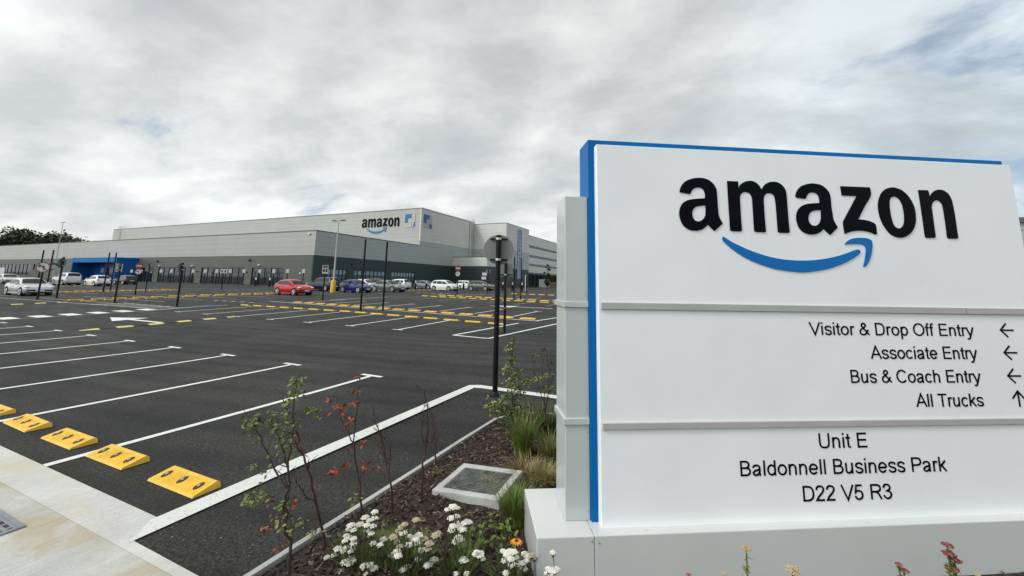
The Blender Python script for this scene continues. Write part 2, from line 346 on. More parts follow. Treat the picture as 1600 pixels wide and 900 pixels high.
LOGO = {'a1': [[(-2.3816,2.7359),(-2.378,2.7503),(-2.3744,2.7646),(-2.3691,2.7781),(-2.3605,2.7923),(-2.3503,2.8058),(-2.3388,2.8177),(-2.3264,2.8272),(-2.3127,2.8351),(-2.2985,2.8418),(-2.2832,2.8474),(-2.2674,2.8517),(-2.2514,2.855),(-2.2347,2.8578),(-2.2178,2.8596),(-2.201,2.86),(-2.1841,2.859),(-2.1673,2.8566),(-2.1511,2.8523),(-2.1376,2.8467),(-2.1247,2.8394),(-2.1128,2.8308),(-2.1027,2.8217),(-2.0936,2.8114),(-2.0858,2.8003),(-2.0799,2.7894),(-2.0752,2.7778),(-2.0721,2.7658),(-2.0707,2.752),(-2.0709,2.738),(-2.0711,2.7239),(-2.0705,2.7008),(-2.07,2.6776),(-2.0696,2.6545),(-2.0695,2.6315),(-2.0694,2.6085),(-2.0689,2.5855),(-2.0683,2.5744),(-2.0673,2.5634),(-2.0652,2.5526),(-2.0618,2.543),(-2.0574,2.5335),(-2.0527,2.5243),(-2.0476,2.5148),(-2.0422,2.5055),(-2.0367,2.4961),(-2.108,2.434),(-2.1137,2.4382),(-2.1194,2.4425),(-2.1249,2.447),(-2.1318,2.4538),(-2.1384,2.4609),(-2.1448,2.4681),(-2.1498,2.4738),(-2.1546,2.4795),(-2.1594,2.4853),(-2.1686,2.4761),(-2.1778,2.4669),(-2.1877,2.4586),(-2.1992,2.4507),(-2.2113,2.4438),(-2.224,2.4385),(-2.2402,2.4345),(-2.2569,2.4322),(-2.2735,2.4316),(-2.2888,2.4326),(-2.3041,2.4352),(-2.3186,2.4396),(-2.3321,2.4458),(-2.3448,2.4538),(-2.3559,2.4634),(-2.3663,2.4764),(-2.375,2.4911),(-2.3818,2.5065),(-2.3871,2.524),(-2.3904,2.5423),(-2.3918,2.5605),(-2.3911,2.5755),(-2.3884,2.5906),(-2.3842,2.6051),(-2.3792,2.6175),(-2.3728,2.6293),(-2.365,2.6401),(-2.3551,2.6502),(-2.344,2.6593),(-2.332,2.6667),(-2.3182,2.6728),(-2.3036,2.6773),(-2.2888,2.6808),(-2.2699,2.6841),(-2.2508,2.6864),(-2.2317,2.6885),(-2.2119,2.6906),(-2.1921,2.6924),(-2.1723,2.6943),(-2.1713,2.7029),(-2.1703,2.7115),(-2.1701,2.72),(-2.1708,2.7306),(-2.1722,2.7411),(-2.1748,2.7512),(-2.178,2.7587),(-2.1824,2.7659),(-2.1879,2.7716),(-2.1953,2.7758),(-2.2038,2.7787),(-2.2125,2.7803),(-2.222,2.7809),(-2.2317,2.7803),(-2.2411,2.7785),(-2.25,2.7754),(-2.2587,2.7713),(-2.2667,2.7663),(-2.2724,2.7617),(-2.2774,2.7563),(-2.2817,2.7504),(-2.2863,2.7417),(-2.29,2.7326),(-2.2938,2.7235)], [(-2.1713,2.6369),(-2.1853,2.6357),(-2.1994,2.6344),(-2.2134,2.6326),(-2.2257,2.6306),(-2.2379,2.6279),(-2.2493,2.6237),(-2.259,2.618),(-2.2679,2.6106),(-2.2752,2.6022),(-2.2804,2.5926),(-2.284,2.5819),(-2.286,2.571),(-2.2863,2.5596),(-2.2849,2.5481),(-2.2821,2.537),(-2.2777,2.5282),(-2.2717,2.52),(-2.2658,2.5117),(-2.2577,2.5092),(-2.2496,2.5067),(-2.2415,2.5057),(-2.2317,2.5069),(-2.222,2.5096),(-2.2129,2.5135),(-2.2042,2.519),(-2.1962,2.5258),(-2.1892,2.5334),(-2.1839,2.5408),(-2.1796,2.5491),(-2.1765,2.5577),(-2.1738,2.5701),(-2.1724,2.5828),(-2.1715,2.5956),(-2.171,2.6094),(-2.1711,2.6231)]],
'm': [[(-1.9768,2.8436),(-1.8851,2.844),(-1.8842,2.784),(-1.8778,2.7965),(-1.8714,2.809),(-1.8635,2.8201),(-1.8532,2.8291),(-1.8414,2.8367),(-1.829,2.8428),(-1.8157,2.8477),(-1.8019,2.8511),(-1.7879,2.8531),(-1.7756,2.8535),(-1.7632,2.8525),(-1.7515,2.8497),(-1.7388,2.8443),(-1.7268,2.8371),(-1.7163,2.8284),(-1.7055,2.815),(-1.6961,2.7999),(-1.6867,2.7849),(-1.6786,2.7967),(-1.6705,2.8085),(-1.6618,2.8197),(-1.6558,2.8258),(-1.6491,2.8313),(-1.642,2.8361),(-1.6334,2.841),(-1.6244,2.8453),(-1.6151,2.8487),(-1.6052,2.8514),(-1.5951,2.8533),(-1.585,2.8542),(-1.5726,2.8545),(-1.5601,2.8538),(-1.5481,2.8515),(-1.5356,2.8468),(-1.5236,2.8405),(-1.5125,2.833),(-1.503,2.8249),(-1.4944,2.8157),(-1.4875,2.8055),(-1.4825,2.7944),(-1.4792,2.7825),(-1.4772,2.7703),(-1.4757,2.7492),(-1.4755,2.7279),(-1.4756,2.7066),(-1.476,2.6598),(-1.4769,2.613),(-1.4773,2.5661),(-1.477,2.5269),(-1.4763,2.4876),(-1.4756,2.4483),(-1.4854,2.4377),(-1.5657,2.4373),(-1.5745,2.4453),(-1.5744,2.466),(-1.5743,2.4867),(-1.5742,2.5074),(-1.5737,2.5538),(-1.5731,2.6002),(-1.5732,2.6467),(-1.5737,2.6701),(-1.5747,2.6936),(-1.5767,2.7168),(-1.5784,2.7251),(-1.5809,2.7332),(-1.5835,2.7413),(-1.5903,2.7467),(-1.597,2.7521),(-1.6044,2.756),(-1.6139,2.7584),(-1.6239,2.7593),(-1.6337,2.7584),(-1.6428,2.7552),(-1.6516,2.7503),(-1.6605,2.7453),(-1.6662,2.7347),(-1.6719,2.7241),(-1.6756,2.713),(-1.6779,2.69),(-1.6783,2.6664),(-1.6783,2.6428),(-1.679,2.608),(-1.6794,2.5733),(-1.6795,2.5385),(-1.6792,2.5064),(-1.6786,2.4742),(-1.678,2.4421),(-1.6804,2.4399),(-1.6829,2.4378),(-1.6856,2.4367),(-1.7131,2.4363),(-1.7409,2.437),(-1.7686,2.4376),(-1.7712,2.4408),(-1.7738,2.4441),(-1.7751,2.4477),(-1.7756,2.483),(-1.7749,2.5186),(-1.7741,2.5543),(-1.7735,2.5914),(-1.7729,2.6285),(-1.7729,2.6655),(-1.7729,2.6844),(-1.7734,2.7032),(-1.7759,2.7215),(-1.7799,2.7321),(-1.7858,2.7423),(-1.7918,2.7525),(-1.8013,2.7556),(-1.8108,2.7588),(-1.8204,2.7605),(-1.8291,2.7601),(-1.838,2.7582),(-1.8463,2.7552),(-1.8548,2.7509),(-1.8628,2.7455),(-1.8693,2.7389),(-1.8739,2.7303),(-1.8769,2.7205),(-1.8785,2.7105),(-1.8799,2.6874),(-1.8799,2.664),(-1.8799,2.6407),(-1.8804,2.6015),(-1.8809,2.5623),(-1.881,2.5231),(-1.8807,2.4981),(-1.88,2.473),(-1.8793,2.4479),(-1.8908,2.4373),(-1.9693,2.4383),(-1.9772,2.4482),(-1.9772,2.4836),(-1.9772,2.5189),(-1.9772,2.5543),(-1.9773,2.6004),(-1.9774,2.6466),(-1.9774,2.6927),(-1.9772,2.743),(-1.977,2.7933)]],
'a2': [[(-1.3955,2.7451),(-1.3915,2.7588),(-1.386,2.7723),(-1.379,2.7849),(-1.3692,2.7984),(-1.3579,2.811),(-1.3455,2.8221),(-1.3332,2.83),(-1.3198,2.8363),(-1.306,2.8416),(-1.2908,2.8465),(-1.2753,2.8502),(-1.2597,2.8529),(-1.2446,2.8544),(-1.2293,2.8549),(-1.2142,2.8541),(-1.1965,2.8522),(-1.1789,2.8492),(-1.1622,2.844),(-1.1483,2.8367),(-1.1353,2.8273),(-1.1234,2.8168),(-1.1132,2.8062),(-1.104,2.7945),(-1.0968,2.7819),(-1.0928,2.7695),(-1.0907,2.7562),(-1.0897,2.7428),(-1.0895,2.7166),(-1.0903,2.6904),(-1.0908,2.6643),(-1.0902,2.6454),(-1.0892,2.6265),(-1.0879,2.6076),(-1.0871,2.5911),(-1.0861,2.5746),(-1.0836,2.5584),(-1.0797,2.5466),(-1.0744,2.5351),(-1.0687,2.5238),(-1.0637,2.5145),(-1.0583,2.5053),(-1.053,2.4962),(-1.1237,2.4326),(-1.1307,2.4376),(-1.1378,2.4426),(-1.1444,2.448),(-1.1554,2.459),(-1.166,2.4704),(-1.1766,2.4818),(-1.1851,2.4736),(-1.1937,2.4654),(-1.2029,2.4581),(-1.2154,2.4503),(-1.2285,2.4434),(-1.2422,2.4381),(-1.2569,2.4343),(-1.2721,2.432),(-1.2873,2.4312),(-1.3021,2.4318),(-1.3168,2.4338),(-1.331,2.4375),(-1.3447,2.4428),(-1.3579,2.4498),(-1.3695,2.4585),(-1.3798,2.4695),(-1.3886,2.4822),(-1.3954,2.4958),(-1.4005,2.5113),(-1.4036,2.5277),(-1.4056,2.5442),(-1.4064,2.557),(-1.4061,2.57),(-1.4042,2.5826),(-1.3999,2.5974),(-1.3941,2.6118),(-1.3867,2.6253),(-1.3785,2.6366),(-1.3686,2.647),(-1.3578,2.6559),(-1.3443,2.6645),(-1.3298,2.6717),(-1.3147,2.6773),(-1.2973,2.6815),(-1.2794,2.6841),(-1.2614,2.6864),(-1.2374,2.6892),(-1.2134,2.6916),(-1.1893,2.694),(-1.1888,2.7043),(-1.1882,2.7145),(-1.1884,2.7247),(-1.1898,2.7353),(-1.1919,2.746),(-1.1941,2.7566),(-1.2007,2.7633),(-1.2074,2.77),(-1.2148,2.7751),(-1.2242,2.7782),(-1.2344,2.7796),(-1.2445,2.7796),(-1.2551,2.7783),(-1.2658,2.7756),(-1.2754,2.7712),(-1.2833,2.7651),(-1.2902,2.7573),(-1.2964,2.749),(-1.3015,2.7406),(-1.3058,2.7317),(-1.3102,2.7228),(-1.3916,2.7311),(-1.3934,2.7358),(-1.3952,2.7405)], [(-1.1858,2.6346),(-1.2005,2.6337),(-1.2152,2.6328),(-1.2297,2.6309),(-1.2429,2.6281),(-1.256,2.6243),(-1.2683,2.619),(-1.2776,2.613),(-1.2861,2.6055),(-1.2929,2.597),(-1.2978,2.5871),(-1.301,2.5762),(-1.3028,2.5651),(-1.3033,2.5533),(-1.3025,2.5413),(-1.2996,2.5302),(-1.2943,2.5217),(-1.287,2.5141),(-1.2797,2.5065),(-1.2699,2.5047),(-1.26,2.5028),(-1.2504,2.5025),(-1.2409,2.5041),(-1.2317,2.5072),(-1.2234,2.5118),(-1.2147,2.5189),(-1.207,2.5276),(-1.2006,2.537),(-1.1958,2.5471),(-1.1924,2.5579),(-1.1897,2.5689),(-1.1882,2.5782),(-1.1873,2.5877),(-1.1868,2.5972),(-1.1862,2.6096),(-1.186,2.6221)]],
'z': [[(-0.9888,2.8418),(-0.7251,2.8425),(-0.7227,2.8202),(-0.7202,2.7979),(-0.7234,2.7772),(-0.7426,2.7433),(-0.7675,2.7112),(-0.792,2.6787),(-0.8159,2.6424),(-0.8394,2.6059),(-0.8629,2.5693),(-0.854,2.5687),(-0.8452,2.568),(-0.8364,2.5674),(-0.8263,2.5669),(-0.8162,2.5665),(-0.8061,2.5656),(-0.7936,2.5637),(-0.7811,2.5613),(-0.7688,2.5583),(-0.7563,2.5547),(-0.744,2.5504),(-0.7322,2.5453),(-0.7249,2.5407),(-0.7181,2.5352),(-0.7112,2.5297),(-0.71,2.4506),(-0.7204,2.4468),(-0.7305,2.4514),(-0.7405,2.456),(-0.7508,2.46),(-0.7629,2.4636),(-0.7753,2.4667),(-0.7877,2.4694),(-0.7976,2.4713),(-0.8075,2.4729),(-0.8175,2.4741),(-0.8301,2.4751),(-0.8427,2.4758),(-0.8553,2.4757),(-0.8732,2.4749),(-0.8911,2.4735),(-0.9088,2.4713),(-0.9245,2.4686),(-0.9401,2.4651),(-0.9554,2.4607),(-0.9688,2.4558),(-0.9819,2.45),(-0.995,2.4442),(-0.9971,2.4751),(-0.9993,2.506),(-0.9994,2.5366),(-0.9976,2.5441),(-0.9938,2.5512),(-0.9894,2.558),(-0.9435,2.6273),(-0.8971,2.6961),(-0.8506,2.765),(-0.9847,2.7641)]],
'o': [[(-0.5211,2.8509),(-0.5057,2.851),(-0.49,2.849),(-0.4748,2.8455),(-0.4593,2.8407),(-0.4443,2.8345),(-0.4302,2.8268),(-0.415,2.8161),(-0.4008,2.8039),(-0.3881,2.7904),(-0.3759,2.7741),(-0.3653,2.7566),(-0.3562,2.7383),(-0.3483,2.7185),(-0.3419,2.698),(-0.3376,2.6772),(-0.3356,2.6557),(-0.3356,2.6339),(-0.3369,2.6122),(-0.3391,2.5926),(-0.3426,2.5732),(-0.3478,2.5543),(-0.3552,2.5353),(-0.3644,2.517),(-0.3753,2.4998),(-0.3874,2.4851),(-0.4013,2.4715),(-0.4162,2.4595),(-0.4306,2.4499),(-0.4462,2.4418),(-0.4622,2.4354),(-0.4777,2.4313),(-0.4936,2.429),(-0.5096,2.4284),(-0.5248,2.4297),(-0.54,2.4328),(-0.5545,2.4377),(-0.5697,2.4449),(-0.5841,2.454),(-0.597,2.4646),(-0.6105,2.4794),(-0.6224,2.4958),(-0.6328,2.5131),(-0.6431,2.5334),(-0.652,2.5545),(-0.6591,2.5762),(-0.6642,2.5983),(-0.6676,2.621),(-0.6695,2.6437),(-0.6697,2.6642),(-0.6684,2.6848),(-0.6653,2.705),(-0.6607,2.7237),(-0.6543,2.7422),(-0.6465,2.7599),(-0.6382,2.7757),(-0.6285,2.7909),(-0.6173,2.8047),(-0.6042,2.8171),(-0.5896,2.8281),(-0.5739,2.8371),(-0.5571,2.8438),(-0.5392,2.8484)], [(-0.5161,2.7737),(-0.507,2.7741),(-0.4978,2.7727),(-0.4892,2.7696),(-0.4801,2.7641),(-0.4717,2.757),(-0.4647,2.7487),(-0.4573,2.7365),(-0.4513,2.7232),(-0.4467,2.7095),(-0.4431,2.693),(-0.441,2.676),(-0.4398,2.6591),(-0.4393,2.6399),(-0.4397,2.6206),(-0.4409,2.6014),(-0.4425,2.5868),(-0.445,2.5723),(-0.4487,2.5582),(-0.4528,2.5466),(-0.4582,2.5355),(-0.465,2.5255),(-0.4725,2.518),(-0.4814,2.5117),(-0.4908,2.5069),(-0.4984,2.5047),(-0.5065,2.504),(-0.5144,2.5047),(-0.5221,2.5072),(-0.5295,2.5111),(-0.536,2.5161),(-0.5424,2.5233),(-0.5479,2.5316),(-0.552,2.5405),(-0.5569,2.5566),(-0.5604,2.5733),(-0.563,2.5901),(-0.5648,2.6091),(-0.5656,2.6282),(-0.566,2.6474),(-0.5664,2.6642),(-0.5663,2.6811),(-0.5654,2.6978),(-0.5641,2.7102),(-0.562,2.7224),(-0.5589,2.7343),(-0.5556,2.7437),(-0.5512,2.7527),(-0.5453,2.7602),(-0.5366,2.7664),(-0.5265,2.771)]],
'n': [[(-0.2783,2.8381),(-0.1904,2.8401),(-0.1884,2.8341),(-0.1865,2.8281),(-0.1852,2.8219),(-0.1838,2.8073),(-0.1831,2.7926),(-0.1824,2.7779),(-0.1734,2.7909),(-0.1643,2.8039),(-0.1542,2.8158),(-0.1432,2.8255),(-0.1311,2.834),(-0.1183,2.8408),(-0.105,2.8457),(-0.0909,2.8488),(-0.0768,2.8499),(-0.0636,2.8488),(-0.0504,2.8458),(-0.038,2.8411),(-0.0262,2.8349),(-0.015,2.8272),(-0.0055,2.818),(0.0034,2.8058),(0.0107,2.7923),(0.0162,2.7782),(0.0202,2.7615),(0.0224,2.7442),(0.0239,2.7269),(0.026,2.6953),(0.0274,2.6636),(0.0283,2.632),(0.0284,2.5981),(0.0278,2.5643),(0.0274,2.5304),(0.0274,2.5016),(0.0274,2.4729),(0.0274,2.4441),(0.0196,2.4353),(-0.0637,2.4343),(-0.0662,2.4377),(-0.0687,2.4411),(-0.0699,2.4448),(-0.0702,2.4721),(-0.0693,2.4997),(-0.0685,2.5274),(-0.0681,2.5611),(-0.068,2.5949),(-0.0681,2.6286),(-0.0681,2.653),(-0.0684,2.6773),(-0.07,2.7015),(-0.0716,2.7129),(-0.0745,2.7241),(-0.0791,2.7341),(-0.0859,2.7425),(-0.0945,2.7497),(-0.1038,2.7552),(-0.1113,2.7574),(-0.1196,2.7578),(-0.1275,2.7565),(-0.1385,2.7522),(-0.1491,2.7461),(-0.1582,2.7385),(-0.1662,2.7285),(-0.1726,2.717),(-0.1769,2.7049),(-0.1788,2.6907),(-0.1785,2.6759),(-0.1781,2.6611),(-0.1786,2.625),(-0.1789,2.5888),(-0.1792,2.5526),(-0.1795,2.5168),(-0.1798,2.481),(-0.1802,2.4452),(-0.1894,2.4363),(-0.2681,2.434),(-0.2705,2.4379),(-0.2729,2.4418),(-0.2741,2.446),(-0.2748,2.4803),(-0.2744,2.5149),(-0.2741,2.5495),(-0.2744,2.5904),(-0.2748,2.6313),(-0.2753,2.6722),(-0.2762,2.7275),(-0.2772,2.7828)]],
'smile': [[(-2.0475,2.3826),(-2.0363,2.3915),(-2.0279,2.3859),(-2.0194,2.3804),(-2.0108,2.375),(-1.9939,2.365),(-1.9769,2.3553),(-1.9595,2.3461),(-1.9391,2.3364),(-1.9183,2.3274),(-1.8975,2.3185),(-1.8751,2.309),(-1.8527,2.2997),(-1.83,2.291),(-1.804,2.2821),(-1.7779,2.2737),(-1.7515,2.2658),(-1.7254,2.2582),(-1.6991,2.251),(-1.6726,2.2446),(-1.6462,2.2391),(-1.6196,2.2344),(-1.5929,2.2304),(-1.5661,2.227),(-1.5392,2.2244),(-1.5123,2.2222),(-1.4852,2.2206),(-1.4581,2.2196),(-1.431,2.2191),(-1.4036,2.2192),(-1.3762,2.2199),(-1.3488,2.2211),(-1.3211,2.2229),(-1.2934,2.2253),(-1.2657,2.2282),(-1.2376,2.2317),(-1.2096,2.2357),(-1.1816,2.2404),(-1.1531,2.246),(-1.1247,2.2522),(-1.0964,2.2589),(-1.0674,2.2664),(-1.0386,2.2745),(-1.0099,2.2832),(-0.9844,2.2922),(-0.9591,2.3018),(-0.9337,2.311),(-0.9221,2.3151),(-0.9104,2.3189),(-0.8987,2.3213),(-0.8932,2.3209),(-0.8877,2.3193),(-0.8822,2.3176),(-0.8754,2.3038),(-0.8782,2.2982),(-0.8809,2.2926),(-0.8847,2.288),(-0.9006,2.2759),(-0.9175,2.2647),(-0.9349,2.2542),(-0.9564,2.2422),(-0.9783,2.2308),(-1.0005,2.2202),(-1.0255,2.2092),(-1.0508,2.1989),(-1.0764,2.1893),(-1.1049,2.1794),(-1.1336,2.1702),(-1.1625,2.1619),(-1.1905,2.1551),(-1.2187,2.1492),(-1.247,2.1439),(-1.2747,2.1392),(-1.3026,2.135),(-1.3304,2.1315),(-1.3524,2.1291),(-1.3743,2.1274),(-1.3963,2.1265),(-1.4198,2.127),(-1.4432,2.1284),(-1.4666,2.1301),(-1.4935,2.1321),(-1.5203,2.1345),(-1.5471,2.1374),(-1.5738,2.1406),(-1.6004,2.1444),(-1.6268,2.1491),(-1.6533,2.1552),(-1.6795,2.1623),(-1.7056,2.1699),(-1.7319,2.1779),(-1.758,2.1864),(-1.7838,2.1956),(-1.81,2.2059),(-1.8358,2.217),(-1.8613,2.2288),(-1.8822,2.2396),(-1.9026,2.2512),(-1.9227,2.2634),(-1.9399,2.2747),(-1.9568,2.2866),(-1.9734,2.2988),(-1.9871,2.3093),(-2.0005,2.3202),(-2.0137,2.3315),(-2.0244,2.3407),(-2.0349,2.3504),(-2.0436,2.3609),(-2.046,2.3675),(-2.0468,2.375)]],
'head': [[(-1.0067,2.3594),(-0.9985,2.3683),(-0.9902,2.3772),(-0.9812,2.385),(-0.9699,2.3926),(-0.9577,2.3991),(-0.9451,2.4043),(-0.93,2.4089),(-0.9144,2.4123),(-0.8987,2.4146),(-0.8798,2.4162),(-0.8607,2.4169),(-0.8417,2.4168),(-0.8266,2.4161),(-0.8116,2.4148),(-0.7968,2.4123),(-0.7875,2.4094),(-0.7786,2.4055),(-0.7696,2.4015),(-0.7664,2.3956),(-0.7632,2.3896),(-0.7617,2.3834),(-0.7624,2.3669),(-0.7648,2.3502),(-0.7681,2.3336),(-0.7724,2.3159),(-0.7777,2.2984),(-0.7838,2.2812),(-0.7911,2.2634),(-0.7993,2.2458),(-0.8086,2.2289),(-0.8165,2.2168),(-0.8256,2.2054),(-0.8354,2.1949),(-0.842,2.1898),(-0.8494,2.1857),(-0.8567,2.1815),(-0.8647,2.1855),(-0.859,2.1996),(-0.8534,2.2137),(-0.8481,2.228),(-0.8419,2.2469),(-0.8361,2.266),(-0.8309,2.2852),(-0.8279,2.2973),(-0.8255,2.3095),(-0.824,2.3217),(-0.8242,2.3303),(-0.8253,2.339),(-0.8264,2.3477),(-0.8327,2.3529),(-0.8389,2.3581),(-0.8457,2.3617),(-0.8573,2.3644),(-0.8696,2.3655),(-0.8819,2.366),(-0.9008,2.366),(-0.9197,2.3654),(-0.9386,2.3644),(-0.9613,2.3629),(-0.984,2.3611)]]}
# ------------------------------------------------------------------ shared materials
ASPHALT = asphalt_mat()
M_PATH = concrete_mat('path_concrete', (.40, .397, .372), (.52, .515, .485), ((.40, .35, .255), 1.0, 2.3))
M_EDGE = concrete_mat('edge_concrete', (.47, .462, .432), (.58, .572, .54), ((.50, .465, .375), 0.9, 3.2))
M_KERB = concrete_mat('kerb_concrete', (.33, .33, .31), (.47, .46, .44))
M_CHAMBER = concrete_mat('chamber_concrete', (.38, .38, .36), (.55, .55, .52))
M_LINE = paint_mat('white_road_paint', (.74, .74, .715), .14)
M_LINE_OLD = paint_mat('grey_white_road_paint', (.42, .42, .40), .16)
M_THICK = paint_mat('white_kerb_paint', (.66, .66, .63), .12)
M_YELLOW_PAINT = paint_mat('yellow_road_paint', (.62, .47, .10), .12)
M_WHITE = mat('white_panel', (.85, .88, .885), .38, var=.03, vscale=1.3, spec=.5, bump=.012, bscale=7)
M_PLINTH = mat('plinth_panel', (.56, .575, .565), .22, var=.03, vscale=1.4, spec=.6, bump=.01, bscale=5)
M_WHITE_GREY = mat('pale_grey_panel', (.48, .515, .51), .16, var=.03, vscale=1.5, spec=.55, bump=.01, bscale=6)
M_STRIP = mat('grey_moulding', (.42, .42, .41), .4, var=.05, vscale=3)
M_BLUE = mat('blue_panel', (.0, .118, .36), .42, var=.05, vscale=2, spec=.12)
M_LOGO_BLUE = mat('logo_blue', (.0, .15, .46), .4, var=.03, vscale=4, spec=.25)
M_WALL_BLUE = mat('wall_sign_blue', (.02, .13, .34), .5, var=.05)
M_BLACK_LETTER = mat('black_letter', (.002, .003, .006), .4, var=.1, vscale=4, spec=.06)
M_BLACK = mat('black_paint', (.005, .005, .0055), .45, spec=.22, var=.2, vscale=6)
M_GREY_BACK = mat('aluminium_back', (.165, .175, .17), .6, metal=.0, var=.08, vscale=5)
M_STEEL = mat('galvanised_steel', (.55, .56, .56), .35, metal=.9, var=.15, vscale=12)
M_POST_GREY = mat('grey_post', (.42, .43, .42), .5, var=.08, vscale=3)
M_STOP = mat('yellow_rubber', (.70, .43, .03), .45, var=.14, vscale=9, bump=.2, bscale=140, detail=8, spec=.6)
M_STOP_EDGE = mat('worn_yellow_rubber', (.60, .34, .05), .7, var=.2, vscale=14, bump=.3, bscale=120, detail=8)
M_HOLE = mat('dark_recess', (.03, .028, .025), .8, var=.3, vscale=30)
M_BOLT = mat('bolt_steel', (.5, .48, .44), .4, metal=.8, var=.2, vscale=40)
M_RUBBER = mat('black_rubber', (.02, .02, .02), .75, var=.2, vscale=12, bump=.3, bscale=80)

# ------------------------------------------------------------------ ground, car park, path
def grid_sheet(xs, ys, off, name, m):
    mb = MB(); vs = [(x, y, zg(x, y)+off) for y in ys for x in xs]; nx = len(xs)
    mb.add(vs, [(j*nx+i, j*nx+i+1, (j+1)*nx+i+1, (j+1)*nx+i) for j in range(len(ys)-1) for i in range(nx-1)], 0, True)
    return struct(mb, name, m)
def lin(a, b, st): n = int(round((b-a)/st)); return [a+(b-a)*i/n for i in range(n+1)]
M_FIELD = mat('field_grass', (.07, .085, .035), .9, var=.3, vscale=.05)
grid_sheet([-3000, -1200, -500, -300]+lin(-260, 60, 10)[0:]+[200, 600, 3000], [-3000, -600, -100]+lin(-40, 140, 2)+[250, 600, 1500, 3500], -.08, 'ground', M_FIELD)
grid_sheet(lin(-290, -70, 10)+lin(-68, 60, 4), lin(-30, 2, 4)+lin(2.5, 60, .5)+lin(62, 160, 4), 0.0, 'car_park', ASPHALT)
# concrete path in front of the car park, with its edge strip
mb = MB()
mb.box(-70, -2.92, -25, 1.90, -.10, .0075)
struct(mb, 'footpath', M_PATH)
mb = MB(); poly = [(-70, 1.903), (-2.92, 1.903), (-2.92, 1.975), (-4.03, 1.985), (-4.25, 2.235), (-70, 2.235)]
mb.prism(poly, -.10, .008, 'z'); struct(mb, 'kerb', M_EDGE)
# flush white kerb round the corner bay
mb = MB(); poly = [(-4.245, 2.19), (-4.03, 1.95), (-4.02, 7.17), (-3.86, 7.205), (14, 7.205), (14, 7.385), (-4.02, 7.395), (-4.20, 7.29)]
mb.add([(x, y, zg(x, y)+.0105) for x, y in poly], [tuple(range(len(poly)))]); struct(mb, 'kerb_line', M_THICK)
# edging round the planting bed
def ribbon(mb, pts, w, z0, z1):
    L, Rr = [], []
    for i, p in enumerate(pts):
        p = Vector(p); a = Vector(pts[max(i-1, 0)]); b = Vector(pts[min(i+1, len(pts)-1)]); t = (b-a).normalized(); n = Vector((-t.y, t.x))*w/2; L.append(p+n); Rr.append(p-n)
    for i in range(len(pts)-1):
        q = [L[i], Rr[i], Rr[i+1], L[i+1]]
        mb.add([(v.x, v.y, z0) for v in q]+[(v.x, v.y, z1) for v in q], [(3, 2, 1, 0), (4, 5, 6, 7), (0, 1, 5, 4), (2, 3, 7, 6)]+([(1, 2, 6, 5), (3, 0, 4, 7)]))
BED = [(-2.86, -6), (-2.86, 5.75), (-2.70, 6.12), (-2.35, 6.35), (-1.6, 6.48), (12, 6.55)]
mb = MB(); n0 = 0
pts = []
for (ax, ay), (bx, by) in zip(BED[:-1], BED[1:]):
    L = math.hypot(bx-ax, by-ay); k = max(1, int(L/.9))
    for i in range(k): pts.append((ax+(bx-ax)*i/k, ay+(by-ay)*i/k))
pts.append(BED[-1])
random.seed(3)
ribbon(mb, [(x+random.uniform(-.009, .009), y+random.uniform(-.006, .006)) for x, y in pts], .048, -.1, .036)
struct(mb, 'bed_edging', M_KERB)
# planting bed: soil, then bark chips on it
def bed_z(x, y):
    d = min(x+2.86, 6.5-y, 3.0)
    q = max(0.0, min(1.0, (x+1.2)/1.2)); q = q*max(0.0, min(1.0, (4.9-y)/.5))
    return .012+.035*max(0, min(1, d/.6))*(1-q)-.03*q+.014*math.sin(x*5.1+y*2.3)*math.sin(y*4.7-x*1.3)+.008*math.sin(x*13+y*9)
def in_bed(x, y): return x > -2.82 and y < 6.44 and (x > -2.6+0*y or y < 6.0 or (y-6.0) < (x+2.82)*1.2)
M_SOIL = mat('dark_soil', (.018, .011, .008), .95, col2=(.05, .03, .02), vscale=30, bump=1.0, bscale=60)
mb = MB(); xs = lin(-2.83, 9.97, .16); ys = lin(-5.7, 6.46, .16); nx = len(xs)
vs = [(x, y, bed_z(x, y) if in_bed(x, y) else -.03) for y in ys for x in xs]
mb.add(vs, [(j*nx+i, j*nx+i+1, (j+1)*nx+i+1, (j+1)*nx+i) for j in range(len(ys)-1) for i in range(nx-1)], 0, True)
struct(mb, 'planting_bed', M_SOIL)

